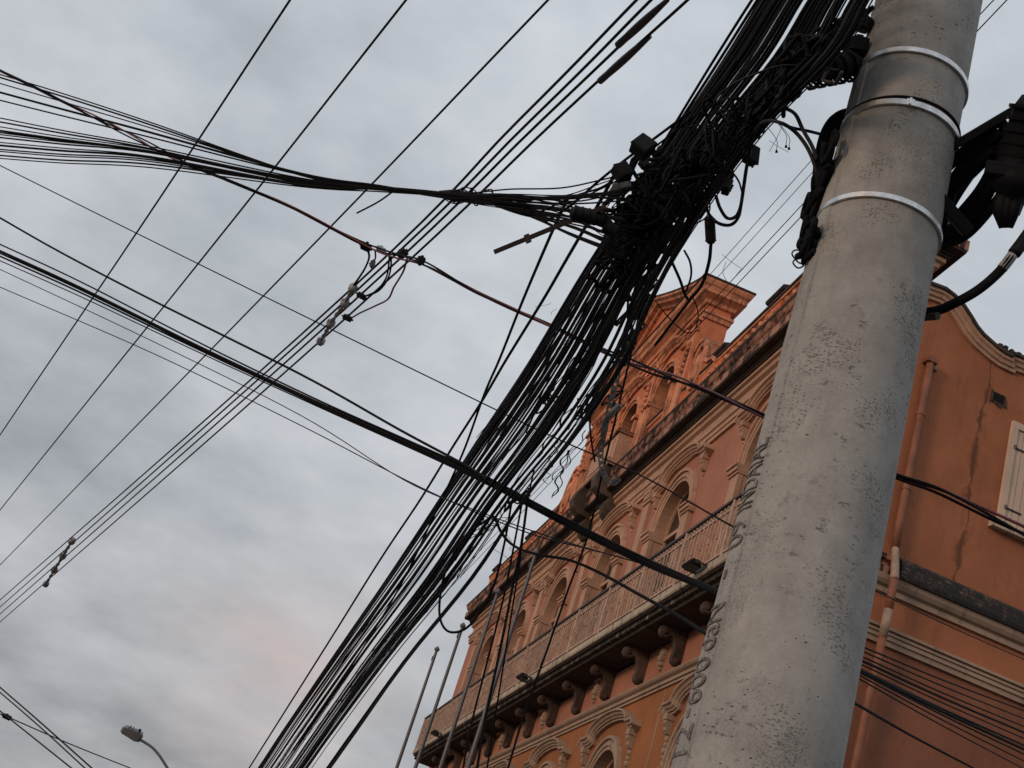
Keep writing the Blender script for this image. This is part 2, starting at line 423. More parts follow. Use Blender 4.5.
m = MB(FF); m.fr = WF
cap_ids = [m.vert(Vector((p.x, p.y, 16.86))) for p in P4]; m.face(cap_ids); m.build('roof', 'black_top', bld)

# near end and far end and back of the tall front block
m = MB(); m.fr = SF
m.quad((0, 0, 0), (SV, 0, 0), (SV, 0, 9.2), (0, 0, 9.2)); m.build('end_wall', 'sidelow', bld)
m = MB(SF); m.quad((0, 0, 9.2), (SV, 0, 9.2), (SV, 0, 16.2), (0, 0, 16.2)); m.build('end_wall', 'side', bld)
m = MB()
for (p, q) in ((P4[0], P4[1]), (P4[3], P4[0])):
    m.quad(p, q, q+Vector((0, 0, 16.2)), p+Vector((0, 0, 16.2)))
m.build('rear_wall', 'salmon', bld)

# string course below the balcony
m = MB(FF); pr = [(.003, 9.13), (.04, 9.13), (.04, 9.17), (.02, 9.18), (.02, 9.2), (.06, 9.21), (.06, 9.26), (.04, 9.27), (.04, 9.3), (.10, 9.33), (.13, 9.37), (.13, 9.40), (.06, 9.45), (.003, 9.45)]
m.prism_yz(pr, U0F-.05, UEND); m.build('string_course', 'trim_low', bld)
m = MB(FF); m.box(7.80, 7.84, .0, .012, 5.0, 9.08); m.build('cable_conduit', 'trim_low', bld)

# ---- balcony
BU0, BU1 = 1.6, 32.0
bal = MB(FF)
bal.prism_yz([(.003, 10.2), (.70, 10.2), (.72, 10.26), (.80, 10.28), (.80, 10.36), (.86, 10.38), (.86, 10.42), (.003, 10.42)], BU0, BU1)
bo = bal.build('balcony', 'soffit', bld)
m = MB(FF); u = BU0+.1
while u < BU1-.3: m.box(u, u+random.uniform(.2, .42), .70, .81, 10.27, 10.35); u += random.uniform(.5, .9)
m.build('dentil_row', 'fascia_dirty', bo)
m = MB(FF); m.prism_yz([(.003, 10.421), (.90, 10.421), (.92, 10.45), (.92, 10.58), (.88, 10.62), (.003, 10.62)], BU0-.03, BU1+.03); m.build('slab_edge', 'fascia', bo)
def scroll_bracket(u):
    m = MB(FF)
    out = [(.003, 10.198), (.50, 10.198), (.56, 10.15), (.59, 10.08), (.575, 10.0), (.52, 9.95), (.44, 9.94), (.38, 9.98), (.33, 10.02)]
    out += [(.27, 9.97), (.22, 9.86), (.2, 9.72), (.22, 9.62), (.2, 9.52), (.13, 9.47), (.05, 9.48), (.003, 9.52)]
    m.prism_yz(out, u-.09, u+.09)
    # raised volute discs on both cheeks
    for s_ in (-1, 1):
        for (yc, zc, rr) in ((.50, 10.06, .07), (.12, 9.56, .06)):
            m.rings([[(u+s_*(.09+e), yc+rr*q*math.cos(t), zc+rr*q*math.sin(t)) for t in [2*math.pi*j/12 for j in range(12)]] for e, q in ((0, 1), (.03, .9), (.035, .4))])
    return m.build('bracket', 'shade_grime', bo, bevel=.015)
u = 3.0
while u < 31.5: scroll_bracket(u); u += 2.2
u = 4.1
while u < 31:
    m = MB(FF)
    for k, (hw, zc, o) in enumerate(((.17, 9.98, .10), (.14, 9.86, .13), (.10, 9.74, .10), (.06, 9.64, .07))):
        m.rings([[(u+hw*q*math.cos(t), .003+o*e, zc+hw*.7*q*math.sin(t)) for t in [2*math.pi*j/10 for j in range(10)]] for e, q in ((0, 1), (.7, .85), (1, .4))])
    m.build('wall_ornament', 'trim_low', bo); u += 4.4
# iron railing, one panel between every two posts
ZR0, ZR1 = 10.62, 11.80
def railing_panel(u0, u1, off0=.86, off1=.86, name='railing_panel'):
    m = MB(FF); L = u1-u0; n = max(2, int(abs(L)/.2)) if off0 == off1 else 5
    def P(t): return u0+(u1-u0)*t, off0+(off1-off0)*t
    for k in range(n):
        x, y = P((k+.5)/n)
        m.box(x-.014, x+.014, y-.014, y+.014, ZR0+.09, ZR1-.2)
        if k % 2 == 0: m.box(x-.028, x+.028, y-.026, y+.026, ZR0+.5, ZR0+.56)
    if off0 == off1:
        for (z0, z1, h) in ((ZR0+.06, ZR0+.1, .018), (ZR1-.22, ZR1-.19, .018)):
            m.box(u0, u1, off0-h, off0+h, z0, z1)
        # little rings under the handrail
        k = 0; x = u0+.09
        while x < u1:
            m.rings([[(x+rr*math.cos(t), off0+e, ZR1-.13+rr*math.sin(t)) for rr, e in ((.06, -.01), (.06, .01), (.035, .01), (.035, -.01))] for t in [2*math.pi*j/8 for j in range(8)]], loop=True)
            x += .17
    else:
        m.box(u0-.02, u0+.02, min(off0, off1), max(off0, off1), ZR0+.06, ZR0+.1)
        m.box(u0-.02, u0+.02, min(off0, off1), max(off0, off1), ZR1-.22, ZR1-.19)
    r = m.build(name, 'railpaint', bo); return r
u = BU0; step = (BU1-BU0)/13
for k in range(13):
    railing_panel(BU0+k*step+.04, BU0+(k+1)*step-.04)
for k in range(14):
    uu = BU0+k*step; m = MB(FF); m.box(uu-.035, uu+.035, .825, .895, ZR0, ZR1-.04); m.build('railing_post', 'railpaint', bo)
for uu in (BU0, BU1): railing_panel(uu, uu+.001, .05, .82)
m = MB(FF); m.box(BU0-.05, BU1+.05, .82, .90, ZR1-.05, ZR1+.0)
for uu in (BU0, BU1): m.box(uu-.04, uu+.04, .003, .82, ZR1-.05, ZR1)
m.build('handrail', 'iron', bo)

# ---- parapet above the cornice
par = MB(FF)
par.box(U0F+.0, UEND, -.4, -.15, 16.86, 18.1)
pw = par.build('parapet', 'orange', bld)
m = MB(); 
ppath = [Vector((p.x, p.y, 0)) for p in (FF((UEND, -.38, 0)), FF((UEND, 0, 0)), FF((U0F, 0, 0)), FF((U0F, -.45, 0)))]
m.sweep_plan(ppath, [(-.2, 16.91), (.02, 16.88), (.02, 16.98), (-.02, 17.02), (-.06, 17.04), (-.2, 17.04)]); m.build('plinth', 'trim_orange', pw)
m = MB(); m.sweep_plan(ppath, [(-.4, 17.86), (-.02, 17.86), (.02, 17.92), (.07, 17.94), (.07, 18.02), (-.4, 18.06)]); m.build('coping', 'trim_orange', pw)
m = MB(); m.sweep_plan(ppath, [(-.42, 18.062), (.10, 18.022), (.10, 18.09), (-.1, 18.13), (-.42, 18.13)]); m.build('coping_top', 'black_top', pw)
peds = [1.3, 7.1, 10.4, 24.3, 27.6, 32.4]
for c in peds:
    m = MB(FF); m.box(c-.42, c+.42, -.45, .05, 16.9, 18.25); m.box(c-.28, c+.28, .05, .08, 17.2, 17.8)
    m.box(c-.48, c+.48, -.5, .10, 17.1-.05, 17.1); 
    m.build('pedestal', 'orange', pw)
    m = MB(FF); m.prism_yz([(-.48, 18.2), (.08, 18.2), (.12, 18.24), (.12, 18.29), (-.1, 18.36), (-.4, 18.36)], c-.47, c+.47); m.build('pedestal_cap', 'black_top', pw)
    m = MB(FF)
    for s_ in (-1, 1):
        for k in range(5):
            rr = .075-.008*k
            m.rings([[(c+s_*.18+rr*q*math.cos(t), .08+.05*e, 17.72-.12*k+rr*q*math.sin(t)) for t in [2*math.pi*j/8 for j in range(8)]] for e, q in ((0, 1), (.8, .8), (1, .3))])
    m.build('relief', 'trim_orange', pw)
def baluster_run(u0, u1):
    m = MB(FF); n = max(1, int((u1-u0)/.36))
    for k in range(n):
        x = u0+(k+.5)*(u1-u0)/n
        rows = [(17.04, .10), (17.12, .10), (17.16, .06), (17.3, .115), (17.42, .10), (17.6, .055), (17.74, .06), (17.76, .10), (17.86, .10)]
        m.rings([[(x+r*math.cos(t), .0+r*.8*math.sin(t), z) for t in [2*math.pi*j/8 for j in range(8)]] for z, r in rows])
    m.build('baluster_row', 'trim_orange', pw)
ends = [U0F]+sorted(peds)+[UEND]
for a_, b_ in ((1.75, 6.6), (7.6, 9.95), (24.75, 27.15), (28.05, 31.95)): baluster_run(a_, b_)

# ---- attic with pediment
AT0, AT1, ATZ = 12.55, 22.35, 20.9
AC = (AT0+AT1)/2
at_ = wall = MB(FF)
NC = [14.5, AC, 20.4]; nw = .8; nsp = 18.75
cur = AT0
def attic_wall():
    m = MB(FF); cur = AT0; zb = 16.86; zt = ATZ; y = .08
    for c in NC:
        m.quad((cur, y, zb), (c-nw, y, zb), (c-nw, y, zt), (cur, y, zt)); cur = c+nw
        for p, q in zip(arch(c, nw, nsp)[:-1], arch(c, nw, nsp)[1:]):
            m.quad((p[0], y, p[1]), (q[0], y, q[1]), (q[0], y, zt), (p[0], y, zt))
        m.quad((c-nw, y, zb), (c+nw, y, zb), (c+nw, y, 17.0), (c-nw, y, 17.0))
    m.quad((cur, y, zb), (AT1, y, zb), (AT1, y, zt), (cur, y, zt))
    for x in (AT0, AT1): m.quad((x, y, zb), (x, -.62, zb), (x, -.62, zt), (x, y, zt))
    m.quad((AT0, -.62, zb), (AT1, -.62, zb), (AT1, -.62, zt), (AT0, -.62, zt))
    m.quad((AT0, y, zt), (AT1, y, zt), (AT1, -.62, zt), (AT0, -.62, zt))
    return m.build('attic', 'attic', bld)
att = attic_wall()
for c in NC:
    path = [(c+nw, 17.0)]+arch(c, nw, nsp)+[(c-nw, 17.0)]
    m = MB(FF); m.sweep_xz(path, [(0, .083), (0, .13), (-.08, .13), (-.1, .18), (-.2, .18), (-.24, .083)]); w_ = m.build('window', 'trim_orange', att)
    r = MB(FF); r.sweep_xz(path, [(0, .082), (0, -.25)], caps=False, closed=False); r.build('reveal', 'trim_orange', w_)
    g_ = MB(FF); g_.face([g_.vert((x, -.245, z)) for x, z in path]); g_.build('glass', 'glass', w_)
    m = MB(FF); ze = nsp+nw+.34
    pts = [(c+1.12, ze-.06), (c+.8, ze-.06)]+[(c+.8*math.cos(math.pi*i/12), ze-.06+.34*math.sin(math.pi*i/12)) for i in range(1, 12)]+[(c-.8, ze-.06), (c-1.12, ze-.06)]
    m.sweep_xz(pts, [(.06, .083), (.06, .16), (.0, .18), (-.03, .24), (-.08, .26), (-.13, .33), (-.18, .33), (-.18, .083)])
    m.build('hood_moulding', 'trim_orange', w_)
    for s_ in (-1, 1):
        m = MB(FF); x0, x1 = sorted((c+s_*(nw-.02), c+s_*(nw+.34))); m.box(x0, x1, -.24, .24, nsp-.1, nsp+.02)
        m.build('impost', 'trim_orange', w_)
for c in (AT0+.38, 15.95, 18.95, AT1-.38):
    m = MB(FF); m.box(c-.28, c+.28, .083, .14, 16.95, 19.9); m.box(c-.34, c+.34, .082, .18, 19.9, 20.02); m.box(c-.3, c+.3, .082, .17, 20.02, 20.2)
    for k in range(6):
        rr = .1-.006*k
        m.rings([[(c+rr*q*math.cos(t), .16+.07*e, 19.6-.17*k+rr*q*math.sin(t)) for t in [2*math.pi*j/8 for j in range(8)]] for e, q in ((0, 1), (.8, .8), (1, .3))])
    m.box(c-.38, c+.38, .082, .24, 20.2, 20.28)
    m.build('pilaster', 'trim_orange', att)
apath = [Vector((p.x, p.y, 0)) for p in (FF((AT1, -.62, 0)), FF((AT1, .08, 0)), FF((AT0, .08, 0)), FF((AT0, -.62, 0)))]
m = MB(); m.sweep_plan(apath, [(.003, 20.3), (.05, 20.3), (.06, 20.42), (.1, 20.44), (.1, 20.52), (.003, 20.56)], loop=True); m.build('architrave', 'trim_orange', att)
m = MB(); m.sweep_plan(apath, [(.003, 20.72), (.07, 20.74), (.1, 20.84), (.16, 20.88), (.22, 20.92), (.28, 20.96), (.28, 21.1), (.34, 21.16), (.38, 21.26), (.38, 21.32), (.003, 21.34)], loop=True); ac = m.build('cornice', 'trim_orange', att)
m = MB(); m.sweep_plan(apath, [(.003, 21.341), (.41, 21.322), (.41, 21.37), (.003, 21.42)], loop=True); m.build('coping_top', 'black_top', att)
# pediment: gently concave rakes to an apex
def rake(t): return 21.3+1.95*(t**1.18)
pp = [(AT0-.35+ (AC-AT0+.35)*t/10, rake(t/10)) for t in range(11)]
pp2 = pp+[(2*AC-x, z) for x, z in reversed(pp[:-1])]
m = MB(FF)
base = [(x, 21.3) for x, z in ((AT1+.35, 0), (AT0-.35, 0))]
ids0 = pp2
for (x0, z0), (x1, z1) in zip(pp2[:-1], pp2[1:]):
    m.quad((x0, .06, 21.3), (x1, .06, 21.3), (x1, .06, z1-.02), (x0, .06, z0-.02))
    m.quad((x0, -.5, 21.3), (x1, -.5, 21.3), (x1, -.5, z1-.02), (x0, -.5, z0-.02))
ped = m.build('pediment', 'orange', att)
m = MB(FF); m.sweep_xz(list(reversed(pp2)), [(0, -.6), (0, .45), (.07, .45), (.12, .36), (.18, .33), (.2, .2), (.28, .16), (.3, .05), (.3, -.6)]); m.build('raking_cornice', 'trim_orange', ped)
m = MB(FF); m.sweep_xz(list(reversed(pp2)), [(-.05, -.62), (-.05, .47), (-.002, .47), (-.002, -.62)]); m.build('coping_top', 'black_top', ped)
# volutes flanking the attic
for s_ in (-1, 1):
    e = AT0 if s_ < 0 else AT1
    out = [(0, 17.0), (2.2, 17.0), (2.25, 18.0), (1.9, 18.25), (1.5, 18.32), (1.2, 18.5), (1.12, 18.8), (1.0, 19.1), (.8, 19.3), (.5, 19.38), (.22, 19.3), (0, 19.1)]
    m = MB(FF); m.prism_xz([(e+s_*x, z) for x, z in out], -.45, .06); vo = m.build('volute', 'orange', att)
    m = MB(FF); pth = [(e+s_*x, z) for x, z in out[2:]]
    if s_ > 0: m.sweep_xz(pth, [(-.0, .12), (.1, .12), (.1, -.47), (0, -.47)])
    else: m.sweep_xz(list(reversed(pth)), [(-.0, .12), (.1, .12), (.1, -.47), (0, -.47)])
    m.build('edge_moulding', 'trim_orange', vo)
    m = MB(FF); xc, zc = e+s_*.72, 18.45
    m.rings([[(xc+rx*math.cos(t), .06+y, zc+rz*math.sin(t)) for rx, rz, y in ((.52, .72, 0), (.5, .7, .07), (.38, .58, .07), (.36, .56, .02))] for t in [2*math.pi*j/20 for j in range(20)]], loop=True)
    m.rings([[(xc+.3*q*math.cos(t), .06+.12*y, zc+.45*q*math.sin(t)) for t in [2*math.pi*j/14 for j in range(14)]] for y, q in ((0, 1), (.6, .8), (1, .3))])
    m.build('medallion', 'trim_orange', vo)
# small balcony in the middle of the attic
b0, b1 = 16.2, 18.75
m = MB(FF); m.prism_yz([(.0, 16.92), (.60, 16.92), (.66, 16.98), (.66, 17.06), (.6, 17.12), (0, 17.12)], b0-.08, b1+.08)
m.box(b0, b1, .42, .55, 17.12, 17.98); m.box(b0, b0+.12, .08, .42, 17.12, 17.98); m.box(b1-.12, b1, .08, .42, 17.12, 17.98)
m.box(b0+.25, b1-.25, .55, .58, 17.28, 17.84)
sb = m.build('small_balcony', 'trim', att)
m = MB(FF); m.box(b0-.06, b1+.06, .38, .62, 17.98, 18.08); m.box(b0-.06, b0+.16, .08, .38, 17.98, 18.08); m.box(b1-.16, b1+.06, .08, .38, 17.98, 18.08); m.build('handrail', 'dirty', sb)
for uu in (b0+.25, b1-.25):
    m = MB(FF); m.prism_yz([(.2, 16.0), (.55, 16.04), (.78, 16.2), (.84, 16.45), (.78, 16.7), (.62, 16.9), (.2, 16.91)], uu-.22, uu+.22)
    m.prism_yz([(.003, 15.45), (.18, 15.4), (.34, 15.55), (.4, 15.8), (.3, 16.02), (.003, 16.02)], uu-.2, uu+.2)
    m.build('bracket', 'shade_grime', sb, bevel=.03)
m = MB(FF); m.box(b0-.1, b1+.1, .0, .64, 16.90, 16.918); m.build('underside', 'shade_grime', sb)  # thin dark sheet, shade below the slab put into its colour

# ---- side wall with curved gable
side_pts = [(.44, 15.48), (.60, 15.50), (.8, 15.52), (.99, 15.47), (1.18, 15.37), (1.35, 15.23), (1.5, 15.09), (1.66, 14.99), (1.82, 14.93), (2.0, 14.87), (2.14, 14.84), (2.3, 14.84), (2.32, 14.90), (2.9, 14.93), (5.4, 14.93), (5.42, 14.84), (6.0, 14.9), (6.3, 15.1), (6.6, 15.4), (7.0, 15.52), (9, 15.52), (14, 15.52)]
m = MB(SF)
for (x0, z0), (x1, z1) in zip(side_pts[:-1], side_pts[1:]):
    m.quad((x0, -.003, 9.2), (x1, -.003, 9.2), (x1, -.003, z1), (x0, -.003, z0))
sw = m.build('side_wall', 'side', bld); sw['label'] = 'red-brown upper side wall with dark crack stain'
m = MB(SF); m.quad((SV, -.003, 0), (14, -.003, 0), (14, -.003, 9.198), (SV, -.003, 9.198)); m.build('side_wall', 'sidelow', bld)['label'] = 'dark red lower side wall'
m = MB()
wa, wb = SF((14, -.003, 0)), SF((SV+.02, -.02, 0)); wc, wd_ = FF((32.5, -.9, 0)), FF((32.5, -14, 0))
for p, q in ((wa, wd_), (wd_, wc), (wc, FF((3, -.9, 0)))): m.quad(p, q, q+Vector((0, 0, 14.2)), p+Vector((0, 0, 14.2)))
up_ = Vector((0, 0, 14.2)); m.face([m.vert(p+up_) for p in (wa, wd_, wc, FF((3, -.9, 0)), wb)])
m.build('rear_wing', 'salmon', bld)
m = MB(SF); m.sweep_xz(list(reversed(side_pts)), [(0, -.12), (0, .13), (.06, .13), (.08, .10), (.14, .08), (.15, .05), (.21, .045), (.215, .0), (.215, -.12)]); m.build('gable_moulding', 'trim', sw)
m = MB(SF); m.sweep_xz(list(reversed(side_pts)), [(-.07, -.2), (-.07, .15), (-.001, .17), (-.001, -.2)]); m.build('gable_coping', 'black_top', sw)
for k in range(7):
    x = random.uniform(2.0, 3.4); m = MB(SF); m.box(x, x+random.uniform(.04, .12), -.1, .14, 14.9, 14.99+random.uniform(0, .04)); m.build('loose_tile', 'black_top', sw)
# bands
m = MB(SF); m.prism_yz([(0, 8.98), (.05, 8.98), (.05, 9.06), (.08, 9.07), (.08, 9.12), (.05, 9.125), (.05, 9.15), (.08, 9.155), (.08, 9.19), (.05, 9.195), (.05, 9.22), (.10, 9.225), (.10, 9.27), (.0, 9.29)], 0.02, 14); m.build('string_course', 'trim_low', bld)
m = MB(SF); m.prism_yz([(0, 9.80), (.05, 9.80), (.05, 9.86), (.03, 9.87), (.03, 9.9), (.09, 9.93), (.13, 9.99), (.15, 10.07), (0, 10.07)], 0.02, 14); cr = m.build('side_cornice', 'trim_low', bld)
def brickcap():
    mt, nt, b = newmat('mouldy_brick_capping')
    tc = nd(nt, 'ShaderNodeTexCoord'); uv = tc.outputs['UV']
    br = nd(nt, 'ShaderNodeTexBrick'); br.inputs['Scale'].default_value = 1; br.inputs['Brick Width'].default_value = .24; br.inputs['Row Height'].default_value = .075; br.inputs['Mortar Size'].default_value = .008
    br.inputs['Color1'].default_value = (.03, .02, .018, 1); br.inputs['Color2'].default_value = (.07, .035, .028, 1); br.inputs['Mortar'].default_value = (.16, .11, .09, 1)
    nt.links.new(uv, br.inputs['Vector'])
    n = noise(nt, tc.outputs['Object'], 5, 8, .7)
    c = mix(nt, ramp(nt, n, .38, .5), br.outputs['Color'], (.016, .014, .013))
    nt.links.new(c, b.inputs['Base Color']); b.inputs['Roughness'].default_value = .95; bump(nt, b, n, .6, .03); return mt
M['brickcap'] = brickcap()
m = MB(SF); m.prism_yz([(0, 10.071), (.19, 10.073), (.2, 10.14), (.15, 10.38), (.05, 10.47), (0, 10.48)], .95, 14); m.build('brick_capping', 'brickcap', bld)
m = MB(SF); m.prism_yz([(0, 10.071), (.14, 10.073), (.14, 10.2), (.05, 10.22), (.05, 10.3), (.13, 10.32), (.13, 10.4), (0, 10.45)], .02, .78); m.build('brick_capping', 'dirty', bld)
# downpipe
dp = MB(); PR = .066
def pipe_pts(zs): return [SF((.80+(0.0), o, z)) for z, o in zs]
dp.tube(pipe_pts([(14.05, .10), (13.2, .10), (12, .10), (11, .10), (10.55, .12)]), PR, 12); dp.tube(pipe_pts([(10.0, .28), (9.45, .28)]), PR, 12)
dp.tube(pipe_pts([(9.0, .26), (8, .2), (5, .14), (.1, .14)]), PR, 12)
dpo = dp.build('downpipe', 'pipe', bld, smooth=True)
m = MB(); m.tube(pipe_pts([(10.57, .12), (10.4, .17), (10.0, .28), (9.97, .28)]), [PR*.85, PR*.95, PR*1.08, PR*1.08], 12); m.build('pipe_joint', 'pipe_white', dpo, smooth=True)
m = MB(); m.tube(pipe_pts([(9.46, .28), (9.0, .26)]), PR*1.08, 12); m.build('pipe_joint', 'pipe_white', dpo, smooth=True)
m = MB(SF); m.box(.70, .90, .003, .18, 14.03, 14.12); m.build('pipe_head', 'pipe', dpo)
m = MB(SF); m.box(.905, .98, .003, .07, 13.98, 14.05); m.build('bracket', 'pipe_white', dpo)
for z in (13.0, 11.6, 8.2):
    m = MB(); m.tube([SF((.80, .10 if z > 9 else .2, z)), SF((.80, .10 if z > 9 else .2, z+.04))], PR*1.15, 12); m.build('pipe_clip', 'pipe', dpo)
# vent hole: flat black plate, the inner darkness is in its colour
m = MB(SF); m.box(2.14, 2.36, -.004, .004, 13.95, 14.13); vh = m.build('vent_hole', 'hole', bld)
m = MB(SF); m.prism_xz([(2.08, 13.9), (2.13, 13.94), (2.13, 14.14), (2.09, 14.15)], 0, .02); m.prism_xz([(2.37, 13.93), (2.43, 13.9), (2.4, 14.05), (2.37, 14.13)], 0, .015); m.prism_xz([(2.12, 13.94), (2.3, 13.86), (2.36, 13.94)], 0, .02); m.build('chipped_edge', 'shade_grime', vh)
# shuttered window on the side wall
SX0, SX1, SZ0, SZ1 = 2.56, 3.9, 11.78, 13.72
m = MB(SF); m.box(SX0, SX0+.12, .003, .07, SZ0, SZ1); m.box(SX1-.12, SX1, .003, .07, SZ0, SZ1); m.box(SX0+.12, SX1-.12, .003, .07, SZ1-.12, SZ1)
sh = m.build('window', 'shutter', bld)
m = MB(SF); m.box(SX0-.12, SX1+.12, .003, .13, SZ0-.12, SZ0-.01); m.build('sill', 'fascia', sh)
for (x0, x1) in ((SX0+.13, (SX0+SX1)/2-.01), ((SX0+SX1)/2+.01, SX1-.13)):
    m = MB(SF); n = 4
    for k in range(n):
        w_ = (x1-x0)/n; m.box(x0+k*w_+.006, x0+(k+1)*w_-.006, .004, .04, SZ0, SZ1-.13)
    m.build('shutter', 'shutter', sh)
    m = MB(SF)
    for z in (SZ0+.3, SZ1-.5): m.box(x0-.04, x0+.3, .041, .05, z, z+.035); m.box(x0-.05, x0+.01, .04, .07, z-.03, z+.06)
    m.build('hinge', 'rust', sh)

# ------------------------------------------------------------------ floodlights on the balcony
def floodlight(x, y, label):
    d = ray(x, y); o = C+N*1.15; t = (o-CAM).dot(N)/d.dot(N); p = CAM+d*t
    u = (p-C).dot(A); z = p.z
    r = empty('floodlight', FF((u, 1.0, z)), label, 'floodlight', 'floodlights on the balcony')
    m = MB(FF); m.prism_yz([(1.0, z-.06), (1.22, z-.02), (1.24, z+.03), (1.03, z+.04)], u-.24, u+.24); m.build('lamp_housing', 'box', r, bevel=.01)
    m = MB(FF)
    for k in range(7): m.box(u-.22+k*.07, u-.205+k*.07, 1.04, 1.2, z+.035, z+.07)
    m.build('cooling_fins', 'box', r)
    m = MB(FF); m.prism_yz([(1.02, z-.0625), (1.2, z-.0275), (1.2, z-.0235), (1.02, z-.0585)], u-.2, u+.2); m.build('lens', 'box_grey', r)
    m = MB(FF); m.box(u-.3, u-.27, .9, 1.15, z-.02, z+.02); m.box(u+.27, u+.3, .9, 1.15, z-.02, z+.02); m.box(u-.3, u+.3, .9, .93, z-.03, z+.03); m.build('bracket', 'iron', r)
floodlight(690, 565, 'black floodlight on the balcony railing close to the concrete pole')
floodlight(521, 677, 'black floodlight clamped to the balcony between the two right flagpoles')
floodlight(434, 733, 'tiny black floodlight at the far left corner of the balcony')

# ------------------------------------------------------------------ flagpoles
for (u, zt, lab) in ((26.9, 13.0, 'bare grey flagpole farthest from the concrete pole, standing clear against the sky'),
                     (23.1, 13.02, 'bare grey flagpole crossing the left end of the balcony railing'),
                     (18.85, 13.12, 'bare grey flagpole crossing the two leftmost arched windows'),
                     (15.1, 13.3, 'bare grey flagpole nearest the concrete pole, crossing the balcony brackets')):
    r = empty('flagpole', FF((u, 2.0, .12)), lab, 'flagpole', 'flagpoles in front of the building')
    m = MB(FF); m.rings([[(u+rr*math.cos(t), 2.0+rr*math.sin(t), z) for t in [2*math.pi*j/12 for j in range(12)]] for z, rr in ((.12, .12), (.3, .12), (.32, .075), (5, .068), (zt-.15, .048), (zt, .048))]); m.build('mast', 'flag', r, smooth=True)
    m = MB(FF); m.rings([[(u+rr*math.cos(t), 2.0+rr*math.sin(t), z) for t in [2*math.pi*j/10 for j in range(10)]] for z, rr in ((zt-.02, .085), (zt+.05, .09), (zt+.09, .05), (zt+.13, .02))]); m.build('cap', 'flag', r)
    m = MB(FF); m.box(u-.02, u+.26, 1.97, 2.03, zt-.28, zt-.22); m.box(u+.2, u+.27, 1.96, 2.04, zt-.33, zt-.18); m.build('pulley', 'iron', r)

# ------------------------------------------------------------------ concrete utility pole
PA = R_(14.72); PD = 4.2
PX = Vector((math.sin(PA)*PD, math.cos(PA)*PD, .12))
def prad(z): return .241-(z-2.57)*.0136
def pp3(phi, z, ex=0):                  # phi from the direction towards the camera, positive to the right
    base = math.atan2(-PX.y, -PX.x); a_ = base+phi
    r = prad(z)+ex
    return Vector((PX.x+r*math.cos(a_), PX.y+r*math.sin(a_), z))
pole = empty('concrete_pole', PX, 'thick round grey concrete utility pole with steel straps and raised lettering, close to the camera', 'utility pole')
m = MB(); rings = []; nz = 60; ns = 96
for i in range(nz+1):
    z = .12+(10.5-.12)*i/nz; rings.append([pp3(2*math.pi*j/ns, z) for j in range(ns)])
m.rings(rings); m.build('shaft', 'concrete', pole, smooth=True)
# flat raised seam strip on the left flank carrying the cast lettering
SPH, SHW = -R_(70), R_(16)
m = MB(); rings = []
for i in range(60):
    z = .3+(9.8-.3)*i/59
    a0, a1 = SPH-SHW, SPH+SHW
    w = .0015*math.sin(i*1.7)
    rings.append([pp3(a0, z, -.004), pp3(a0+.03, z, .007+w), pp3(SPH-.08, z, .0085), pp3(SPH+.08, z, .0085), pp3(a1-.02, z, .007-w), pp3(a1+.01, z, -.004)])
m.rings(rings); st = m.build('seam_strip', 'concrete', pole)
def pole_text(s, z0, z1, hgt):
    cu = bpy.data.curves.new('lettering', 'FONT'); cu.body = s; cu.size = 1; cu.extrude = .02; cu.offset = .0
    ob = bpy.data.objects.new('tmp_text', cu); COL.objects.link(ob)
    dg = bpy.context.evaluated_depsgraph_get(); dg.update(); me = bpy.data.meshes.new_from_object(ob.evaluated_get(dg))
    bpy.data.objects.remove(ob)
    bm = bmesh.new(); bm.from_mesh(me)
    for _ in range(1): bmesh.ops.subdivide_edges(bm, edges=[e for e in bm.edges if e.calc_length() > .15], cuts=2)
    xs = [v.co.x for v in bm.verts]; ys = [v.co.y for v in bm.verts]; x0, x1, y0, y1 = min(xs), max(xs), min(ys), max(ys)
    for v in bm.verts:
        z = z0+(v.co.x-x0)/(x1-x0)*(z1-z0)
        ph = SPH+R_(2)-((v.co.y-y0)/max(.001, (y1-y0))-.5)*hgt/prad(z)
        v.co = pp3(ph, z, .0085+max(0, v.co.z)*.14+.0004)-PX
    bm.to_mesh(me); bm.free(); me.name = 'lettering'; me.materials.clear(); me.materials.append(M['letters'])
    o = bpy.data.objects.new('lettering', me); COL.objects.link(o); o.parent = st
for s, z0, z1 in (('12', 2.545, 2.64), ('-', 2.665, 2.69), ('600', 2.705, 2.855), ('daN', 2.875, 3.03), ('-', 3.12, 3.15), ('09', 3.225, 3.32), ('INDAIAL', 3.36, 3.615)):
    pole_text(s, z0, z1, .104 if s != '-' else .02)
# steel straps
def strap(z, h, name='steel_strap', mat='strap', tilt=0.0, buckle=None):
    m = MB(); K = 72
    m.rings([[pp3(2*math.pi*j/K, z+tilt*math.sin(2*math.pi*j/K)+dz, e) for dz, e in ((-h/2, .001), (-h/2, .0115), (h/2, .0115), (h/2, .001))] for j in range(K)], loop=True)
    o = m.build(name, mat, pole, smooth=False)
    if buckle is not None:
        m = MB()
        for (p0, p1, ex) in ((buckle-.06, buckle+.06, .015), (buckle-.02, buckle+.015, .022)):
            m.rings([[pp3(p, z+tilt*math.sin(p)-h*.6, .004), pp3(p, z+tilt*math.sin(p)-h*.6, ex), pp3(p, z+tilt*math.sin(p)+h*.6, ex), pp3(p, z+tilt*math.sin(p)+h*.6, .004)] for p in (p0, p1)])
        m.build('buckle', 'strap', o)
    return o
strap(5.262, .021, tilt=-.004); strap(5.008, .024, buckle=R_(3), tilt=.004); strap(4.58, .020)
strap(5.035, .004, 'tie_wire', 'cable_grey', .012)

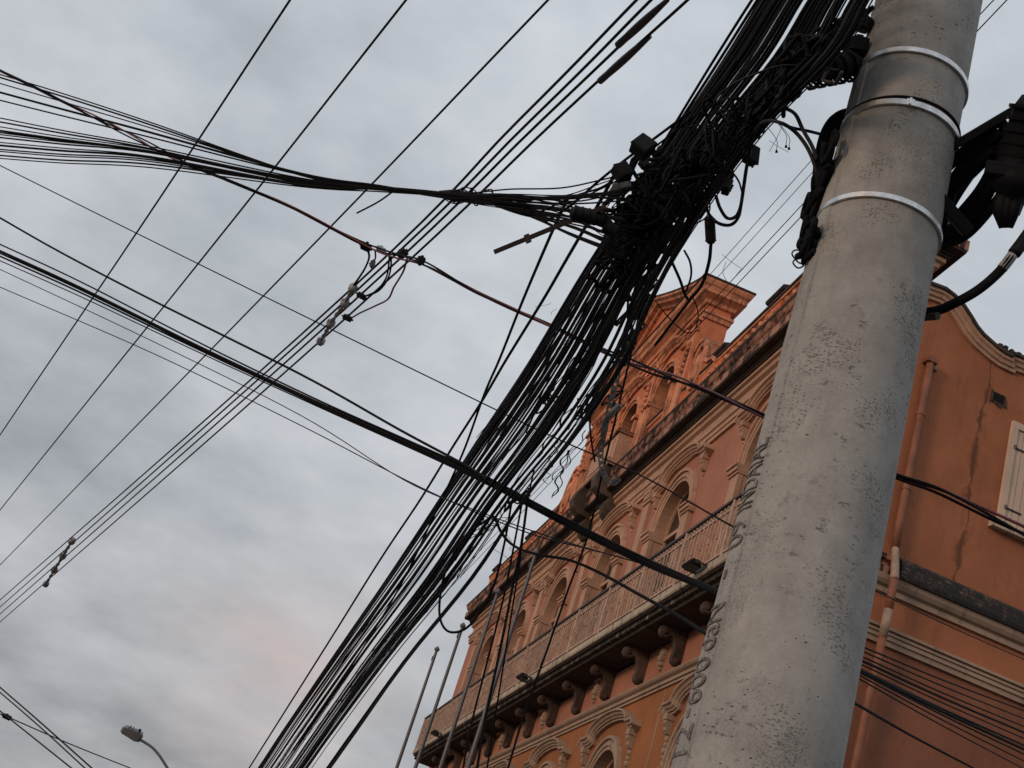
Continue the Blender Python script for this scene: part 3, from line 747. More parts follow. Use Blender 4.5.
# ------------------------------------------------------------------ wires
def wire(name, label, cat, pts, wpx, mat='cable', group=None, ext=6, sub=8, parent=None, rmid=None, jit=0, sides=6, partlabel=None):
    """pts: world points; wpx: width in the photograph at the point nearest the middle"""
    P = [Vector(p) for p in pts]
    Q = crom(P, sub)
    if rmid is None: rmid = (P[len(P)//2]-CAM).length
    rad = wpx*rmid/(2*FPX)
    if ext:
        e0, e1 = (ext, ext) if isinstance(ext, (int, float)) else ext
        if e0: Q.insert(0, Q[0]+(Q[0]-Q[1]).normalized()*e0)
        if e1: Q.append(Q[-1]+(Q[-1]-Q[-2]).normalized()*e1)
    m = MB(); m.tube(Q, rad, sides, jit=jit)
    loc = Q[0]
    o = m.build(name, mat, parent, smooth=True, loc=None if parent else loc)
    if not parent: tag(o, label, cat, group)
    return o
def near(x, y, dr):
    d = ray(x, y); return CAM + d*(4.2/math.hypot(d.x, d.y)+dr)
def PN(l): return [near(*p) for p in l]
def P3(l): return [at(*p) for p in l]

# single high wires on the left, level with the sky
for (pa, pb, h, lab) in (((290, 0), (0, 435), 10.2, 'thin single overhead wire nearest the top left corner, running diagonally'),
                         ((406, 0), (0, 510), 9.9, 'thin single overhead wire, second from the top left corner'),
                         ((548, 0), (0, 565), 9.6, 'thin single overhead wire just left of the four parallel power lines')):
    wire('overhead_wire', lab, 'wire', [at_h(*pa, h), at_h((pa[0]+pb[0])/2+.5, (pa[1]+pb[1])/2+2, h), at_h(*pb, h)], 1.7, 'cable_old', 'single wires high across the sky', ext=(12, 30))
PL = []
for k, (x0, x1, x2, x3, y3, lab) in enumerate(((636.5, 519, 300, 0, 600, 'leftmost of the four parallel power lines crossing the sky'),
                                   (651, 531, 300, 0, 607, 'power line second from the left among the four parallel ones'),
                                   (667.5, 542, 300, 0, 614, 'power line third from the left, with a thick splice close to the top edge'),
                                   (687.6, 556, 300, 0, 622, 'rightmost of the four parallel power lines, with a long dark splice'))):
    h = 8.6
    ys = (0, 120, (335.6, 342, 349.5, 359)[k], y3)
    pts = [at_h(x, y, h) for x, y in zip((x0, x1, x2, x3), ys)]
    root = wire('power_line', lab, 'power line', pts, 2.5, 'cable_old', 'four parallel power lines', ext=(10, 40), rmid=14)
    PL.append((root, h))
def ppt(x, y, h=8.6): return at_h(x, y, h)
def sleeve(root, pa, pb, w):
    a_, b_ = ppt(*pa, 8.598), ppt(*pb, 8.598); Q = [a_.lerp(b_, k/12) for k in range(13)]
    rr = w*(a_-CAM).length/(2*FPX)
    rad = [rr*(.55+.45*math.sin(math.pi*min(1, .12+k/12*.9))) for k in range(13)]; rad[0] = rad[1] = rr*.9
    m = MB(); m.tube(Q, rad, 10); m.build('splice_sleeve', 'splice', root, smooth=True)
sleeve(PL[2][0], (618, 45), (667.5, 0), 8.5); sleeve(PL[3][0], (600, 81), (650, 36.5), 8)

# spacers hung between the four lines
def spacer(nodes, lab, w=8, mat='insul'):
    P = [ppt(x, y, 8.58) for x, y in nodes]
    r = empty('line_spacer', P[0], lab, 'spacer', 'spacers tying the four power lines')
    m = MB()
    tot = []
    for a_, b_ in zip(P[:-1], P[1:]):
        for k in range(7):
            t = k/7; tot.append(a_.lerp(b_, t))
    tot.append(P[-1]); rr = w*(P[0]-CAM).length/(2*FPX)
    m.tube(tot, [rr*(.55 if k % 2 else .28) for k in range(len(tot))], 8); m.build('spacer_rod', mat, r, smooth=True)
    for p in P:
        m = MB(); q = .9*rr; d = Vector((0, 0, 1))
        m.tube([p-d*q*1.2, p-d*q*.6, p+d*q*.6, p+d*q*1.2], [q*.7, q*1.15, q*1.15, q*.6], 8); m.build('clamp', mat, r, smooth=True)
spacer([(353, 288), (345, 303), (331, 323), (321, 341)], 'pale ribbed spacer tying the power lines just below the red twisted cable', 9)
spacer([(72, 541), (63, 556), (54.5, 570), (46, 584)], 'small dark spacer tying the power lines near the left edge of the picture', 6.5, 'galv')

# red and black twisted service cable
def twisted(name, label, pts, wpx, strands, mats, pitch, group=None, ext=(6, 0), rmid=None, spread=1.0, loosen=None):
    Q = crom([Vector(p) for p in pts], 14)
    e0, e1 = ext
    if e0: Q = [Q[0]+(Q[0]-Q[1]).normalized()*e0*(1-k/6) for k in range(6)]+Q
    if e1: Q = Q+[Q[-1]+(Q[-1]-Q[-2]).normalized()*e1*(k/6) for k in range(1, 7)]
    Qd = []
    for a_, b_ in zip(Q[:-1], Q[1:]):
        n = max(1, int((b_-a_).length/(pitch/9)))
        for k in range(n): Qd.append(a_.lerp(b_, k/n))
    Qd.append(Q[-1])
    if rmid is None: rmid = (Q[len(Q)//2]-CAM).length
    rad = wpx*rmid/(2*FPX)
    r = empty(name, Qd[0], label, 'cable', group)
    s = 0; acc = [0]
    for a_, b_ in zip(Qd[:-1], Qd[1:]): s += (b_-a_).length; acc.append(s)
    for j in range(strands):
        out = []
        for i, p in enumerate(Qd):
            t = (Qd[min(i+1, len(Qd)-1)]-Qd[max(0, i-1)]).normalized(); u_ = t.cross(Vector((0, 0, 1))).normalized(); w_ = t.cross(u_)
            ph = 2*math.pi*(acc[i]/pitch+j/strands)
            lo = 1+ (loosen or 0)*max(0, math.sin(acc[i]*1.9+.8))
            out.append(p+(u_*math.cos(ph)+w_*math.sin(ph))*rad*.62*spread*lo)
        m = MB(); m.tube(out, rad*.55, 5); m.build('strand', mats[j % len(mats)], r, smooth=True)
    return r
twisted('service_cable', 'red and black twisted service cable sagging across the sky to the concrete pole',
        P3([(-5, 68, 15), (60, 100, 14.2), (130, 135, 13.6), (190, 165, 13), (280, 202, 12.3), (370, 247, 11.9), (422, 263, 11.2), (480, 294, 10.6), (540, 321, 10), (620, 358, 9.2), (700, 388, 8.2), (765, 417, 7.6), (830, 447, 7.2), (893, 475, 6.9), (940, 491, 6.8), (1000, 520, 6.7), (1035, 537, 6.6)]),
        3.6, 3, ['cable', 'cable_red', 'cable'], 2.6, ext=(5, 4), rmid=11, loosen=1.3)

# tap connectors and jumpers where the service cable meets the power lines
def blob(name, label, cat, x, y, r, wpx, hpx, mat, group=None, ang=0, parent=None, depth=None):
    """small moulded connector body: bevelled block with lugs"""
    p = at(x, y, r); s = r/FPX
    root = parent or empty(name, p, label, cat, group)
    a_ = R_(ang); ex = Rt*math.cos(a_)+Up*math.sin(a_); ey = -Rt*math.sin(a_)+Up*math.cos(a_); ez = ex.cross(ey)
    W, H = wpx*s/2, hpx*s/2; D_ = depth*s/2 if depth else H
    def fr(q): return p+ex*q[0]+ey*q[1]+ez*q[2]
    m = MB(fr)
    m.rings([[(x_, y_*k, z_*k) for y_, z_ in ((-H, -D_*.6), (-H*.6, -D_), (H*.6, -D_), (H, -D_*.6), (H, D_*.6), (H*.6, D_), (-H*.6, D_), (-H, D_*.6))] for x_, k in ((-W, .72), (-W*.85, 1), (W*.85, 1), (W, .72))])
    m.build('body', mat, root)
    m = MB(fr); m.rings([[(x_, H*.9+0*y_+(z_), y_) for y_, z_ in ((-H*.3, 0), (H*.3, 0), (H*.3, H*.5), (-H*.3, H*.5))] for x_ in (-W*.35, W*.15)])
    m.rings([[(x_, y_, z_) for y_, z_ in ((-H*.35, -H*.35), (H*.35, -H*.35), (H*.35, H*.35), (-H*.35, H*.35))] for x_ in (-W*1.35, -W*.8)])
    m.rings([[(x_, y_, z_) for y_, z_ in ((-H*.35, -H*.35), (H*.35, -H*.35), (H*.35, H*.35), (-H*.35, H*.35))] for x_ in (W*.8, W*1.35)])
    m.build('lug', mat, root); return root
GC = 'tap connectors on the power lines'
blob('tap_connector', 'dark tap connector on the red twisted cable left of the four power lines', 'connector', 366, 247, 12, 10, 8, 'box', GC, -25)
blob('tap_connector', 'pale tap connector on the red twisted cable at the first power line', 'connector', 381, 249, 12, 9, 5, 'insul', GC, -25)
blob('tap_connector', 'small pale connector dangling between red twisted cable and power lines', 'connector', 372.5, 264, 12, 7, 5, 'box_grey', GC, 75)
blob('tap_connector', 'dark tap connector on the red twisted cable at the third power line', 'connector', 403, 253.5, 11.6, 9, 8, 'box', GC, 40)
blob('tap_connector', 'dark spiky tap connector on the red twisted cable right of the power lines', 'connector', 421, 260.5, 11.2, 8, 8, 'box', GC, 70)
blob('tap_connector', 'dark connector at the lower end of the twin black jumper', 'connector', 361.5, 296, 12.6, 9, 6, 'box', GC, -30)
blob('tap_connector', 'dark connector at the lower end of the red jumper', 'connector', 347.5, 318, 13, 9, 6, 'box', GC, -25)
wire('jumper_cable', 'short black jumper from red twisted cable down to the pale ribbed spacer', 'cable', P3([(368, 250, 12), (369, 258, 12), (364, 270, 12.3), (354, 285, 12.6)]), 2.2, ext=0)
wire('jumper_cable', 'shortest grey jumper hanging left of the first power line', 'cable', P3([(375, 250, 12), (375.5, 257, 12), (373.5, 264, 12.1)]), 1.8, 'cable_grey', ext=0)
for dx, lab in ((0, 'left cable of the twin black jumper bowing below the red twisted cable'), (2.2, 'right cable of the twin black jumper bowing below the red twisted cable')):
    wire('jumper_cable', lab, 'cable', P3([(389, 253, 11.7), (389+dx, 262, 11.7), (386+dx, 278, 12), (376+dx, 291, 12.3), (363, 297, 12.6)]), 1.9, ext=0)
wire('jumper_cable', 'red jumper bowing from the red twisted cable down to the lowest connector', 'cable', P3([(407, 259, 11.4), (403, 272, 11.6), (394, 287, 12), (388, 299, 12.2), (375, 306, 12.5), (360, 313, 12.8), (350, 319, 13)]), 1.9, 'cable_red', ext=0)

# lone crossing wires and cables from the left
wire('crossing_wire', 'thin lone wire sloping from the left edge across the bundle to the balcony', 'wire', P3([(-5, 163, 15), (130, 230, 13.5), (300, 314, 12), (480, 402, 10.8), (560, 440, 10), (640, 475, 9), (730, 525, 7.5), (790, 556, 6.5)]), 1.5, ext=(5, 0))
wire('crossing_cable', 'upper single black cable sloping down from the left edge to the node of the bundle', 'cable', P3([(-5, 215, 15), (60, 252, 14.3), (150, 299, 13.2), (300, 374, 11.5), (400, 430, 10.4), (470, 468, 9.5), (500, 490, 9)]), 2.4, ext=(5, 0))
for k, (dy0, dy1, w, lab) in enumerate(((0, 0, 2.2, 'topmost cable of the thick lashed trunk sloping to the concrete pole'), (4.5, 3, 3.6, 'thickest cable of the lashed trunk sloping to the concrete pole'),
                           (8, 5.5, 2.6, 'lower cable of the lashed trunk sloping to the concrete pole'), (11, 7, 1.6, 'thin lowest cable of the lashed trunk sloping to the concrete pole'), (6, 2, 2.4, 'cable in the middle of the lashed trunk sloping to the concrete pole'))):
    wire('trunk_cable', lab, 'cable', P3([(-5, 242+dy0*1.5, 15), (80, 281.5+dy0*1.35, 14), (200, 343+dy0*.9, 12.8), (320, 401+dy0*.6, 11.4), (460, 464+dy1, 9.7), (560, 516+dy1, 8.4), (640, 556+dy1, 7.4), (712, 588+dy1*.6, 6.4), (760, 610+dy1*.5, 5.6)]), w, 'cable', 'cables lashed into one trunk', ext=(5, 0), rmid=9.5)
for (p, lab) in (([(-5, 267, 15.5), (150, 340, 13.8), (300, 415, 12.3), (404, 480, 11), (480, 512, 10.2), (560, 540, 9.4), (650, 566, 8), (720, 590, 6.8)], 'thin wire just below the lashed trunk on the left'),
                 ([(-5, 285, 15.5), (150, 352, 13.8), (300, 425, 12.3), (420, 487, 11), (520, 530, 9.8), (600, 552, 8.8)], 'lowest thin wire below the lashed trunk on the left')):
    wire('crossing_wire', lab, 'wire', P3(p), 1.2, 'cable_old', ext=(5, 0))
# black cable under the trunk, hanging to the pole
wire('drop_cable', 'single black cable swooping below the lashed trunk in front of the balcony', 'cable', P3([(455, 560, 9.6), (470, 533, 9.4), (484, 522, 9.2), (494, 517, 9), (500, 530, 8.9), (508, 541, 8.8), (520, 549, 8.6), (540, 555, 8.3), (569, 560, 8), (600, 573, 7.6), (640, 595, 7), (680, 617, 6.4), (715, 640, 5.8), (745, 660, 5.3)]), 3.2, ext=0, rmid=8)
wire('cable_loop', 'long slack black loop hanging below the node of the bundle, above the flagpoles', 'cable', P3([(512, 500, 9), (504, 545, 9), (492, 590, 9.1), (470, 625, 9.2), (450, 632, 9.3), (440, 618, 9.3), (441, 590, 9.3), (448, 565, 9.3), (462, 540, 9.3), (480, 520, 9.2)]), 2.5, ext=0)
# vertical drops in front of the building
for (p, w, lab) in (([(529, 488, 9), (522, 540, 8.9), (513, 585, 8.9), (500, 650, 8.8), (486, 715, 8.8), (476, 775, 8.8)], 3.0, 'thick black drop cable falling from the bundle node past the balcony'),
                    ([(524, 492, 9), (515, 540, 8.9), (503, 600, 8.9), (485, 670, 8.9), (470, 730, 8.9), (462, 775, 8.9)], 2.3, 'thinner black drop cable left of the thick one below the bundle node'),
                    ([(534, 470, 9), (528, 500, 9), (520, 560, 9), (515, 592, 9)], 2.0, 'short black drop cable ending beside the left cornice'),
                    ([(642, 300, 9), (634, 340, 9), (620, 400, 9), (603, 470, 9.1), (588, 535, 9.2), (568, 590, 9.2), (547, 650, 9.2), (524, 715, 9.2), (506, 775, 9.2)], 2.2, 'long thin black drop cable falling across attic, windows and balcony')):
    wire('drop_cable', lab, 'cable', P3(p), w, ext=(0, 4))
# wires parallel to the street behind the bundle, over the attic
for (xa, ya, off, w, lab) in ((810, 162, 4.6, 1.3, 'topmost of the four thin wires passing in front of the pediment'), (810, 175, 4.6, 1.2, 'second of the four thin wires passing in front of the pediment'),
                         (814, 192, 4.8, 1.5, 'third of the four thin wires passing in front of the pediment'), (814, 203, 4.8, 1.6, 'lowest of the four thin wires passing in front of the pediment')):
    p0 = onp(xa, ya, off); 
    pts = [p0-A*4, p0, p0+A*8-Vector((0, 0, .05)), p0+A*18-Vector((0, 0, .06)), p0+A*34]
    wire('street_wire', lab, 'wire', pts, w, 'cable_old', 'thin wires in front of the pediment', ext=(4, 20), rmid=9)
# the two lone cables crossing left of the bundle
wire('guy_cable', 'outer black cable from the flat steel arm joining the left edge of the bundle', 'cable', P3([(568, 198, 6.8), (552, 232, 7.2), (523, 300, 8.3), (500, 358, 9.2), (484, 395, 9.7), (462, 455, 10.6), (432, 520, 11.6), (398, 590, 12.6), (350, 668, 14), (300, 740, 16)]), 2.6, ext=(0, 3), rmid=9)
wire('guy_cable', 'inner black cable from the square boxes crossing over to the left edge of the bundle', 'cable', P3([(618, 168, 6.6), (598, 205, 6.9), (565, 262, 7.6), (543, 300, 8.1), (506, 360, 9), (482, 401, 9.6), (452, 448, 10.4), (420, 500, 11.4), (380, 560, 12.6), (330, 640, 14.4), (270, 735, 17)]), 2.8, ext=(0, 3), rmid=9)

# fan of wires from the left, gathered and spread again
G2 = 'wires gathered into the fan from the left'
LY = [75, 78, 84, 93, 101, 119, 123, 128, 132, 134, 136, 139, 144, 147, 151, 153, 157, 160]
for k, y0 in enumerate(LY):
    t = k/(len(LY)-1)
    yc = 175+10*t+random.uniform(-1.5, 1.5) if y0 > 110 else 172+6*t
    jx = random.uniform(-1, 1)
    y1 = (y0+175)/2-2 if y0 > 110 else y0+(174-y0)*.47
    xg, yg = 448, 195+random.uniform(-3, 3)
    e = random.uniform(-1, 1)
    end = [(520, 205+9*e+random.uniform(-3, 3)), (575, 214+20*e+random.uniform(-5, 5)), (625, 222+36*e)]
    bow = 6*math.sin(t*7)
    pts = [(-5, y0-2, 10+t*.4), (60, y0+(y1-y0)*.38+bow*.2, 9.6), (150, y1+bow*.3+jx, 9), (300, yc+1+jx*2, 8.2), (380, 186+jx*2+t*4, 7.8), (xg, yg, 7.4), (485, 199+e*4, 7.2), (end[0][0], end[0][1], 7), (end[1][0], end[1][1], 6.6), (end[2][0], end[2][1], 6.3)]
    if y0 < 110: lab = 'thin black wire in the upper loose strands of the fan from the left'
    else: lab = 'black wire in the dense lower part of the fan from the left'
    wire('telephone_wire', lab, 'wire', P3(pts), [1.3, 1.7, 1.2, 2.2, 1.5][k % 5]*1.05, 'cable', G2, ext=(5, 0), rmid=8.6)
# extra strands between the tie and the boxes, bowed
for k in range(13):
    e = (k-6)/6
    sag = random.uniform(-7, 7)
    ex_, ey_ = random.choice([(632, 172), (640, 190), (650, 230), (655, 245), (612, 200), (660, 215), (640, 260)])
    wire('telephone_wire', 'short slack wire between the gathered fan and the knot of the bundle', 'wire', P3([(445, 195+e*3, 7.7), (470, 198+e*5, 7.4), (510, 200+e*9+sag*.3, 7), (560, 206+e*12+sag, 6.8), (600, (ey_+208+e*10)/2+sag*.8, 6.6), (ex_, ey_, 6.5)]), random.choice([1.0, 1.2, 1.6]), 'cable', 'slack wires beside the knot', ext=0)
wire('stub_wire', 'stub of wire ending freely below the fan at the second single wire', 'wire', P3([(395, 190, 9), (378, 202, 9.2), (357, 213, 9.4)]), 2.0, ext=0)
# the tangle at the tie
m = MB(); ctr = (468, 194)
pts = []
for k in range(60):
    a_ = k*.9; rr = 5+4*math.sin(k*1.3)
    pts.append(at(ctr[0]+18*math.sin(k*.23)+rr*math.cos(a_), ctr[1]+2+4*math.cos(k*.31)+rr*.8*math.sin(a_), 7.5+.05*math.sin(k)))
m.tube(crom(pts, 4), .0035, 5); tag(m.build('wire_knot', 'cable', smooth=True, loc=pts[0]), 'curly knot of wire tying the fan together above the power lines', 'wire knot')
m = MB(); m.tube([at(440, 194, 7.7), at(455, 195.5, 7.6), at(480, 199, 7.4), at(500, 202, 7.2)], [.018, .03, .028, .015], 10, jit=.2); tag(m.build('cable_wrap', 'cable', smooth=True, loc=at(440, 194, 7.7)), 'black wrapping where the fan of wires is bound tight', 'cable wrap')

# ------------------------------------------------------------------ the dense diagonal bundle
ST = [((838, -120), (948, -120)), ((798, -62), (908, -62)), ((757, 0), (868, 0)), ((718, 62), (838, 52)), ((674, 130), (764, 130)), ((622, 212), (701, 219)), ((578, 285), (657, 297)), ((530, 365), (628, 362)),
      ((482, 437), (585, 428)), ((438, 503), (528, 500)), ((388, 577), (476, 578)), ((334, 655), (408, 662)), ((282, 732), (350, 742)), ((252, 777), (318, 784)), ((222, 815), (275, 826))]
CL = [(.03, 19), (.14, 7), (.195, 6), (.30, 9), (.355, 6), (.46, 10), (.53, 12), (.62, 18), (.74, 8), (.81, 4), (.955, 13)]
ribs = {0: 'left ribbon of the dense diagonal bundle', 1: 'middle strands of the dense diagonal bundle', 2: 'right strand of the dense diagonal bundle'}
OFFB = 7.12
def bundle_pts(s_fun, offv, wob=0.0):
    P = []; ph = random.uniform(0, 6)
    for i, (l, r) in enumerate(ST):
        s = s_fun(i)+wob*math.sin(i*1.7+ph)
        x = l[0]+(r[0]-l[0])*s; y = l[1]+(r[1]-l[1])*s
        P.append(onp(x, y, offv))
    return P
LOW = [1]*15
allc = []
for ci, (sc, n) in enumerate(CL):
    for k in range(n): allc.append((ci, sc))
nt_ = len(allc)
for q, (ci, sc) in enumerate(allc):
    s0 = (q+.5)/nt_+random.uniform(-.08, .08); js = random.gauss(0, .012) if random.random() < .68 else random.gauss(0, .045); js2 = js*random.uniform(-.4, 1.3); ph = random.uniform(0, 6)
    low = {0: .05, 1: .13, 2: .2, 3: .27, 4: .33, 5: .4, 6: .46, 7: .53, 8: .55, 9: .58, 10: .95}[ci]
    offv = OFFB+random.uniform(-.02, .02)
    g_ = 0 if ci <= 1 else (2 if ci >= 9 else 1)
    lab = ('thin black cable in the '+ribs[g_])
    rr = random.choice([.0028, .0035, .004, .0045, .0055, .0075]) if g_ != 0 else random.choice([.005, .006, .008, .010])
    low = [.03, .11, .19, .27, .35, .43, .50, .57, .61, .68, .96][ci]+random.gauss(0, .016)+(random.uniform(-.035, .035) if ci not in (7, 10) else 0)
    def sf(i, s0=s0, sc=sc, js=js, ph=ph, low=low, js2=js2):
        a_ = min(1, max(0, (i-3.5)/2.5)); b_ = min(1, max(0, (i-8.0)/4.0))
        base = s0*(1-a_)+(sc+js+(js2-js)*min(1, max(0, (i-6)/4)))*a_
        base = base*(1-b_)+low*b_
        return base+.003*math.sin(i*1.1+ph)
    P = bundle_pts(sf, offv)
    Q = crom(P, 5)
    m = MB(); m.tube(Q, rr, 5); o = m.build('bundle_cable', 'cable' if q % 9 else 'cable_grey', smooth=True, loc=Q[0]); tag(o, lab, 'cable', ribs[g_])
# strays wandering from one side of the bundle to the other
for k in range(26):
    i0 = random.randint(3, 6); ln = random.randint(2, 4); s = random.uniform(.1, .9); ds = random.uniform(-.22, .22)
    P = []
    for j in range(ln*2+1):
        i = i0+j/2; i = min(i, 13.9); a_ = int(i); f = i-a_
        l = Vector(ST[a_][0]).lerp(Vector(ST[a_+1][0]), f); r = Vector(ST[a_][1]).lerp(Vector(ST[a_+1][1]), f)
        ss = s+ds*j/(ln*2)+random.uniform(-.04, .04); p = l.lerp(r, ss); P.append(onp(p.x, p.y, OFFB+random.uniform(.02, .07)))
    m = MB(); m.tube(crom(P, 6), random.choice([.003, .004, .006]), 5); tag(m.build('bundle_cable', 'cable', smooth=True, loc=P[0]), 'slack black cable weaving across the strands of the dense diagonal bundle', 'cable', 'slack cables weaving across the bundle')

# lashings that make lumps along the bundle
def lump(x, y, r, n, w, h, lab, seed, rad=.004, name='cable_tangle', mat='cable', ang=55, depth=.14, loops=1.0):
    rnd = random.Random(seed); P = []; a_ = R_(ang)
    for k in range(n):
        t = rnd.gauss(0, .42); s = rnd.gauss(0, .40)
        if k % 3: t = lt+rnd.gauss(0, .22*loops); s = ls+rnd.gauss(0, .22*loops)
        t = max(-1, min(1, t)); s = max(-1, min(1, s)); lt, ls = t, s
        dx = t*w/2*math.cos(a_)+s*h/2*math.sin(a_); dy = -t*w/2*math.sin(a_)+s*h/2*math.cos(a_)
        P.append(at(x+dx, y+dy, r+rnd.uniform(-depth, depth)))
    m = MB(); m.tube(crom(P, 5), rad, 5); tag(m.build(name, mat, smooth=True, loc=P[0]), lab, 'cable tangle')
lump(648, 212, 6.7, 190, 110, 78, 'big black tangle of cable knotted below the square boxes', 1, .0105)
lump(632, 250, 7.2, 120, 90, 55, 'black tangle of cable at the lower left of the big knot', 2, .009)
lump(700, 165, 6.1, 130, 120, 60, 'black coil of slack cable knotted in the upper part of the bundle', 3, .008)
lump(640, 300, 7.6, 90, 90, 26, 'narrow black tangle hanging right of the bundle above the pediment', 4, .007, ang=70)
lump(624, 345, 8.0, 45, 60, 18, 'small black tangle above the perforated steel tape', 5, .007, ang=75)
lump(655, 190, 6.4, 60, 75, 50, 'loose black curls of wire over the big knot', 6, .003)
lump(575, 372, 9.0, 36, 70, 22, 'ragged black lump of cable in the middle strands', 7, .005, ang=58)
lump(548, 395, 9.3, 30, 60, 20, 'lower ragged black lump of cable in the middle strands', 8, .0055, ang=58)
lump(516, 498, 9.2, 40, 34, 20, 'black knot where the right strand meets the lashed trunk', 9, .006, ang=45, depth=.08)
lump(486, 528, 9.4, 26, 60, 24, 'loose black loops of wire under the lashed trunk', 10, .0028, ang=30, loops=1.6)
lump(590, 402, 8.9, 40, 60, 14, 'black lump of cable halfway down the right strand', 11, .005, ang=56)
lump(735, 120, 5.8, 70, 110, 60, 'slack black loops across the upper bundle', 12, .004, loops=1.6)
lump(838, 30, 5.3, 90, 110, 34, 'black mass of cable beside the top of the concrete pole', 13, .008, ang=52, depth=.1)
lump(800, 60, 5.35, 90, 120, 44, 'black mass of cable gripped by the wrapped arm', 14, .008, ang=52, depth=.1)
lump(770, 105, 5.6, 70, 100, 40, 'black mass of cable under the wrapped arm', 15, .007, ang=55, depth=.1)

# coiled slack rings within the knot
for k, (x, y, rx, lab) in enumerate(((700, 150, 26, 'large thin ring of slack cable left of the grey loops'), (672, 178, 22, 'thin ring of slack cable beside the square boxes'), (690, 205, 20, 'lower thin ring of slack cable in the knot'))):
    P = [at(x+rx*(1+.05*math.sin(j*.8))*math.cos(j*.4), y+rx*.95*math.sin(j*.4), 6.1+k*.15+.02*math.sin(j)) for j in range(34)]
    m = MB(); m.tube(crom(P, 3), .0035, 5); tag(m.build('cable_ring', 'cable_grey', smooth=True, loc=P[0]), lab, 'cable')

# ------------------------------------------------------------------ boxes and hardware in the bundle
def jbox(x, y, r, w, h, ang, label, mat='box', depth=None):
    p = at(x, y, r); s = r/FPX; a_ = R_(ang); ex = Rt*math.cos(a_)+Up*math.sin(a_); ey = (-Rt*math.sin(a_)+Up*math.cos(a_)); ez = ex.cross(ey)
    # turn the box a little so that two faces show
    q = Matrix.Rotation(R_(32), 3, ey); ex, ez = q @ ex, q @ ez; q = Matrix.Rotation(R_(-20), 3, ex); ey, ez = q @ ey, q @ ez
    root = empty('junction_box', p, label, 'junction box', 'boxes hanging in the bundle')
    W, H, D_ = w*s/2, h*s/2, (depth or w*.8)*s/2
    def fr(v): return p+ex*v[0]+ey*v[1]+ez*v[2]
    m = MB(fr); m.box(-W, W, -H, H, -D_, D_); m.build('housing', mat, root, bevel=.006)
    m = MB(fr); m.box(-W*1.07, W*1.07, -H*1.07, H*1.07, D_*.55, D_*.8); m.build('lid', mat, root, bevel=.004)
    m = MB(fr)
    for k in (-1, 0, 1): m.box(W*.5*k-W*.12, W*.5*k+W*.12, -H*1.35, -H, -W*.12, W*.12)
    m.build('cable_gland', mat, root)
jbox(643, 147, 6.2, 19, 19, 40, 'black square box topmost on the left edge of the bundle, touching the sky')
jbox(622, 172, 6.3, 16, 16, 20, 'black square box below left of the topmost one')
jbox(644, 164, 6.4, 9, 9, 25, 'smallest black box tucked between the two square ones')
jbox(620, 189, 6.4, 19, 9, 20, 'greyish flat box just under the square boxes', 'box_grey')
jbox(751, 155, 5.7, 14, 18, -20, 'dark box at the right side of the bundle beside the grey cable loops')
jbox(727, 187, 6.0, 14, 8, 60, 'dark forked clamp under the bundle beside the closure cylinder')
wire('support_cable', 'straight black cable from the bundle through the topmost square box down to the knot', 'cable', P3([(690, 112, 6.0), (655, 138, 6.25), (625, 160, 6.45), (600, 180, 6.6), (570, 206, 6.7), (545, 222, 6.8)]), 3.0, ext=0)
wire('support_cable', 'second straight black cable just under the topmost square box', 'cable', P3([(700, 112, 6.0), (660, 143, 6.2), (630, 165, 6.4), (604, 186, 6.5), (575, 196, 6.6), (540, 212, 6.7)]), 2.2, ext=0)
# flat steel arm left of the knot
p0, p1 = at(494, 252, 6.5), at(606, 206, 6.25); d = (p1-p0).normalized(); sd = d.cross(Fw).normalized()
m = MB()
hw = 4.2*6.8/FPX/2
m.rings([[p+sd*hw-Fw*.003, p+sd*hw+Fw*.02, p-sd*hw+Fw*.02, p-sd*hw-Fw*.003] for p in (p0, p1)])
arm = empty('steel_arm', p0, 'flat dark steel bar sticking out to the left of the knot', 'bracket'); m.build('bar', 'rust', arm)
m = MB(); c_ = p0.lerp(p1, .31); m.rings([[c_+d*k+sd*hw*1.9, c_+d*k+sd*hw*1.9+Fw*.04, c_+d*k-sd*hw*1.9+Fw*.04, c_+d*k-sd*hw*1.9-Fw*.01] for k in (-.014, .014)]); m.build('clamp', 'rust', arm)
def closure(x0, y0, x1, y1, r, wpx, label, mat='box', name='splice_closure', ribs_=6, r1=None):
    a_, b_ = at(x0, y0, r), at(x1, y1, r1 or r); rr = wpx*r/FPX/2
    root = empty(name, a_, label, 'splice closure')
    Q = [a_.lerp(b_, k/10) for k in range(11)]
    m = MB(); m.tube(Q, [rr*.55, rr*.95]+[rr]*7+[rr*.95, rr*.55], 14); m.build('sleeve', mat, root, smooth=True)
    m = MB()
    for k in range(ribs_):
        t = .12+.76*k/(ribs_-1); c = a_.lerp(b_, t); e = (b_-a_).normalized()*rr*.12
        m.tube([c-e, c+e], rr*1.09, 14)
    m.build('rib_ring', mat, root); return root
closure(570, 212, 607, 220, 6.3, 15, 'black cylindrical closure at the left of the knot', ribs_=5)
closure(603, 226, 617, 232, 6.3, 13, 'small rough cable closure tucked under the black cylindrical one', ribs_=3)
closure(709.5, 216, 711, 244, 6.0, 10.5, 'black closure cylinder hanging upright under the bundle', ribs_=2)
wire('closure_tail', 'black cable curving down from the upright closure cylinder to the pediment', 'cable', P3([(711, 243, 6), (709, 262, 6.1), (702, 284, 6.3), (690, 300, 6.6), (676, 318, 6.9), (655, 345, 7.3)]), 3.2, ext=0)
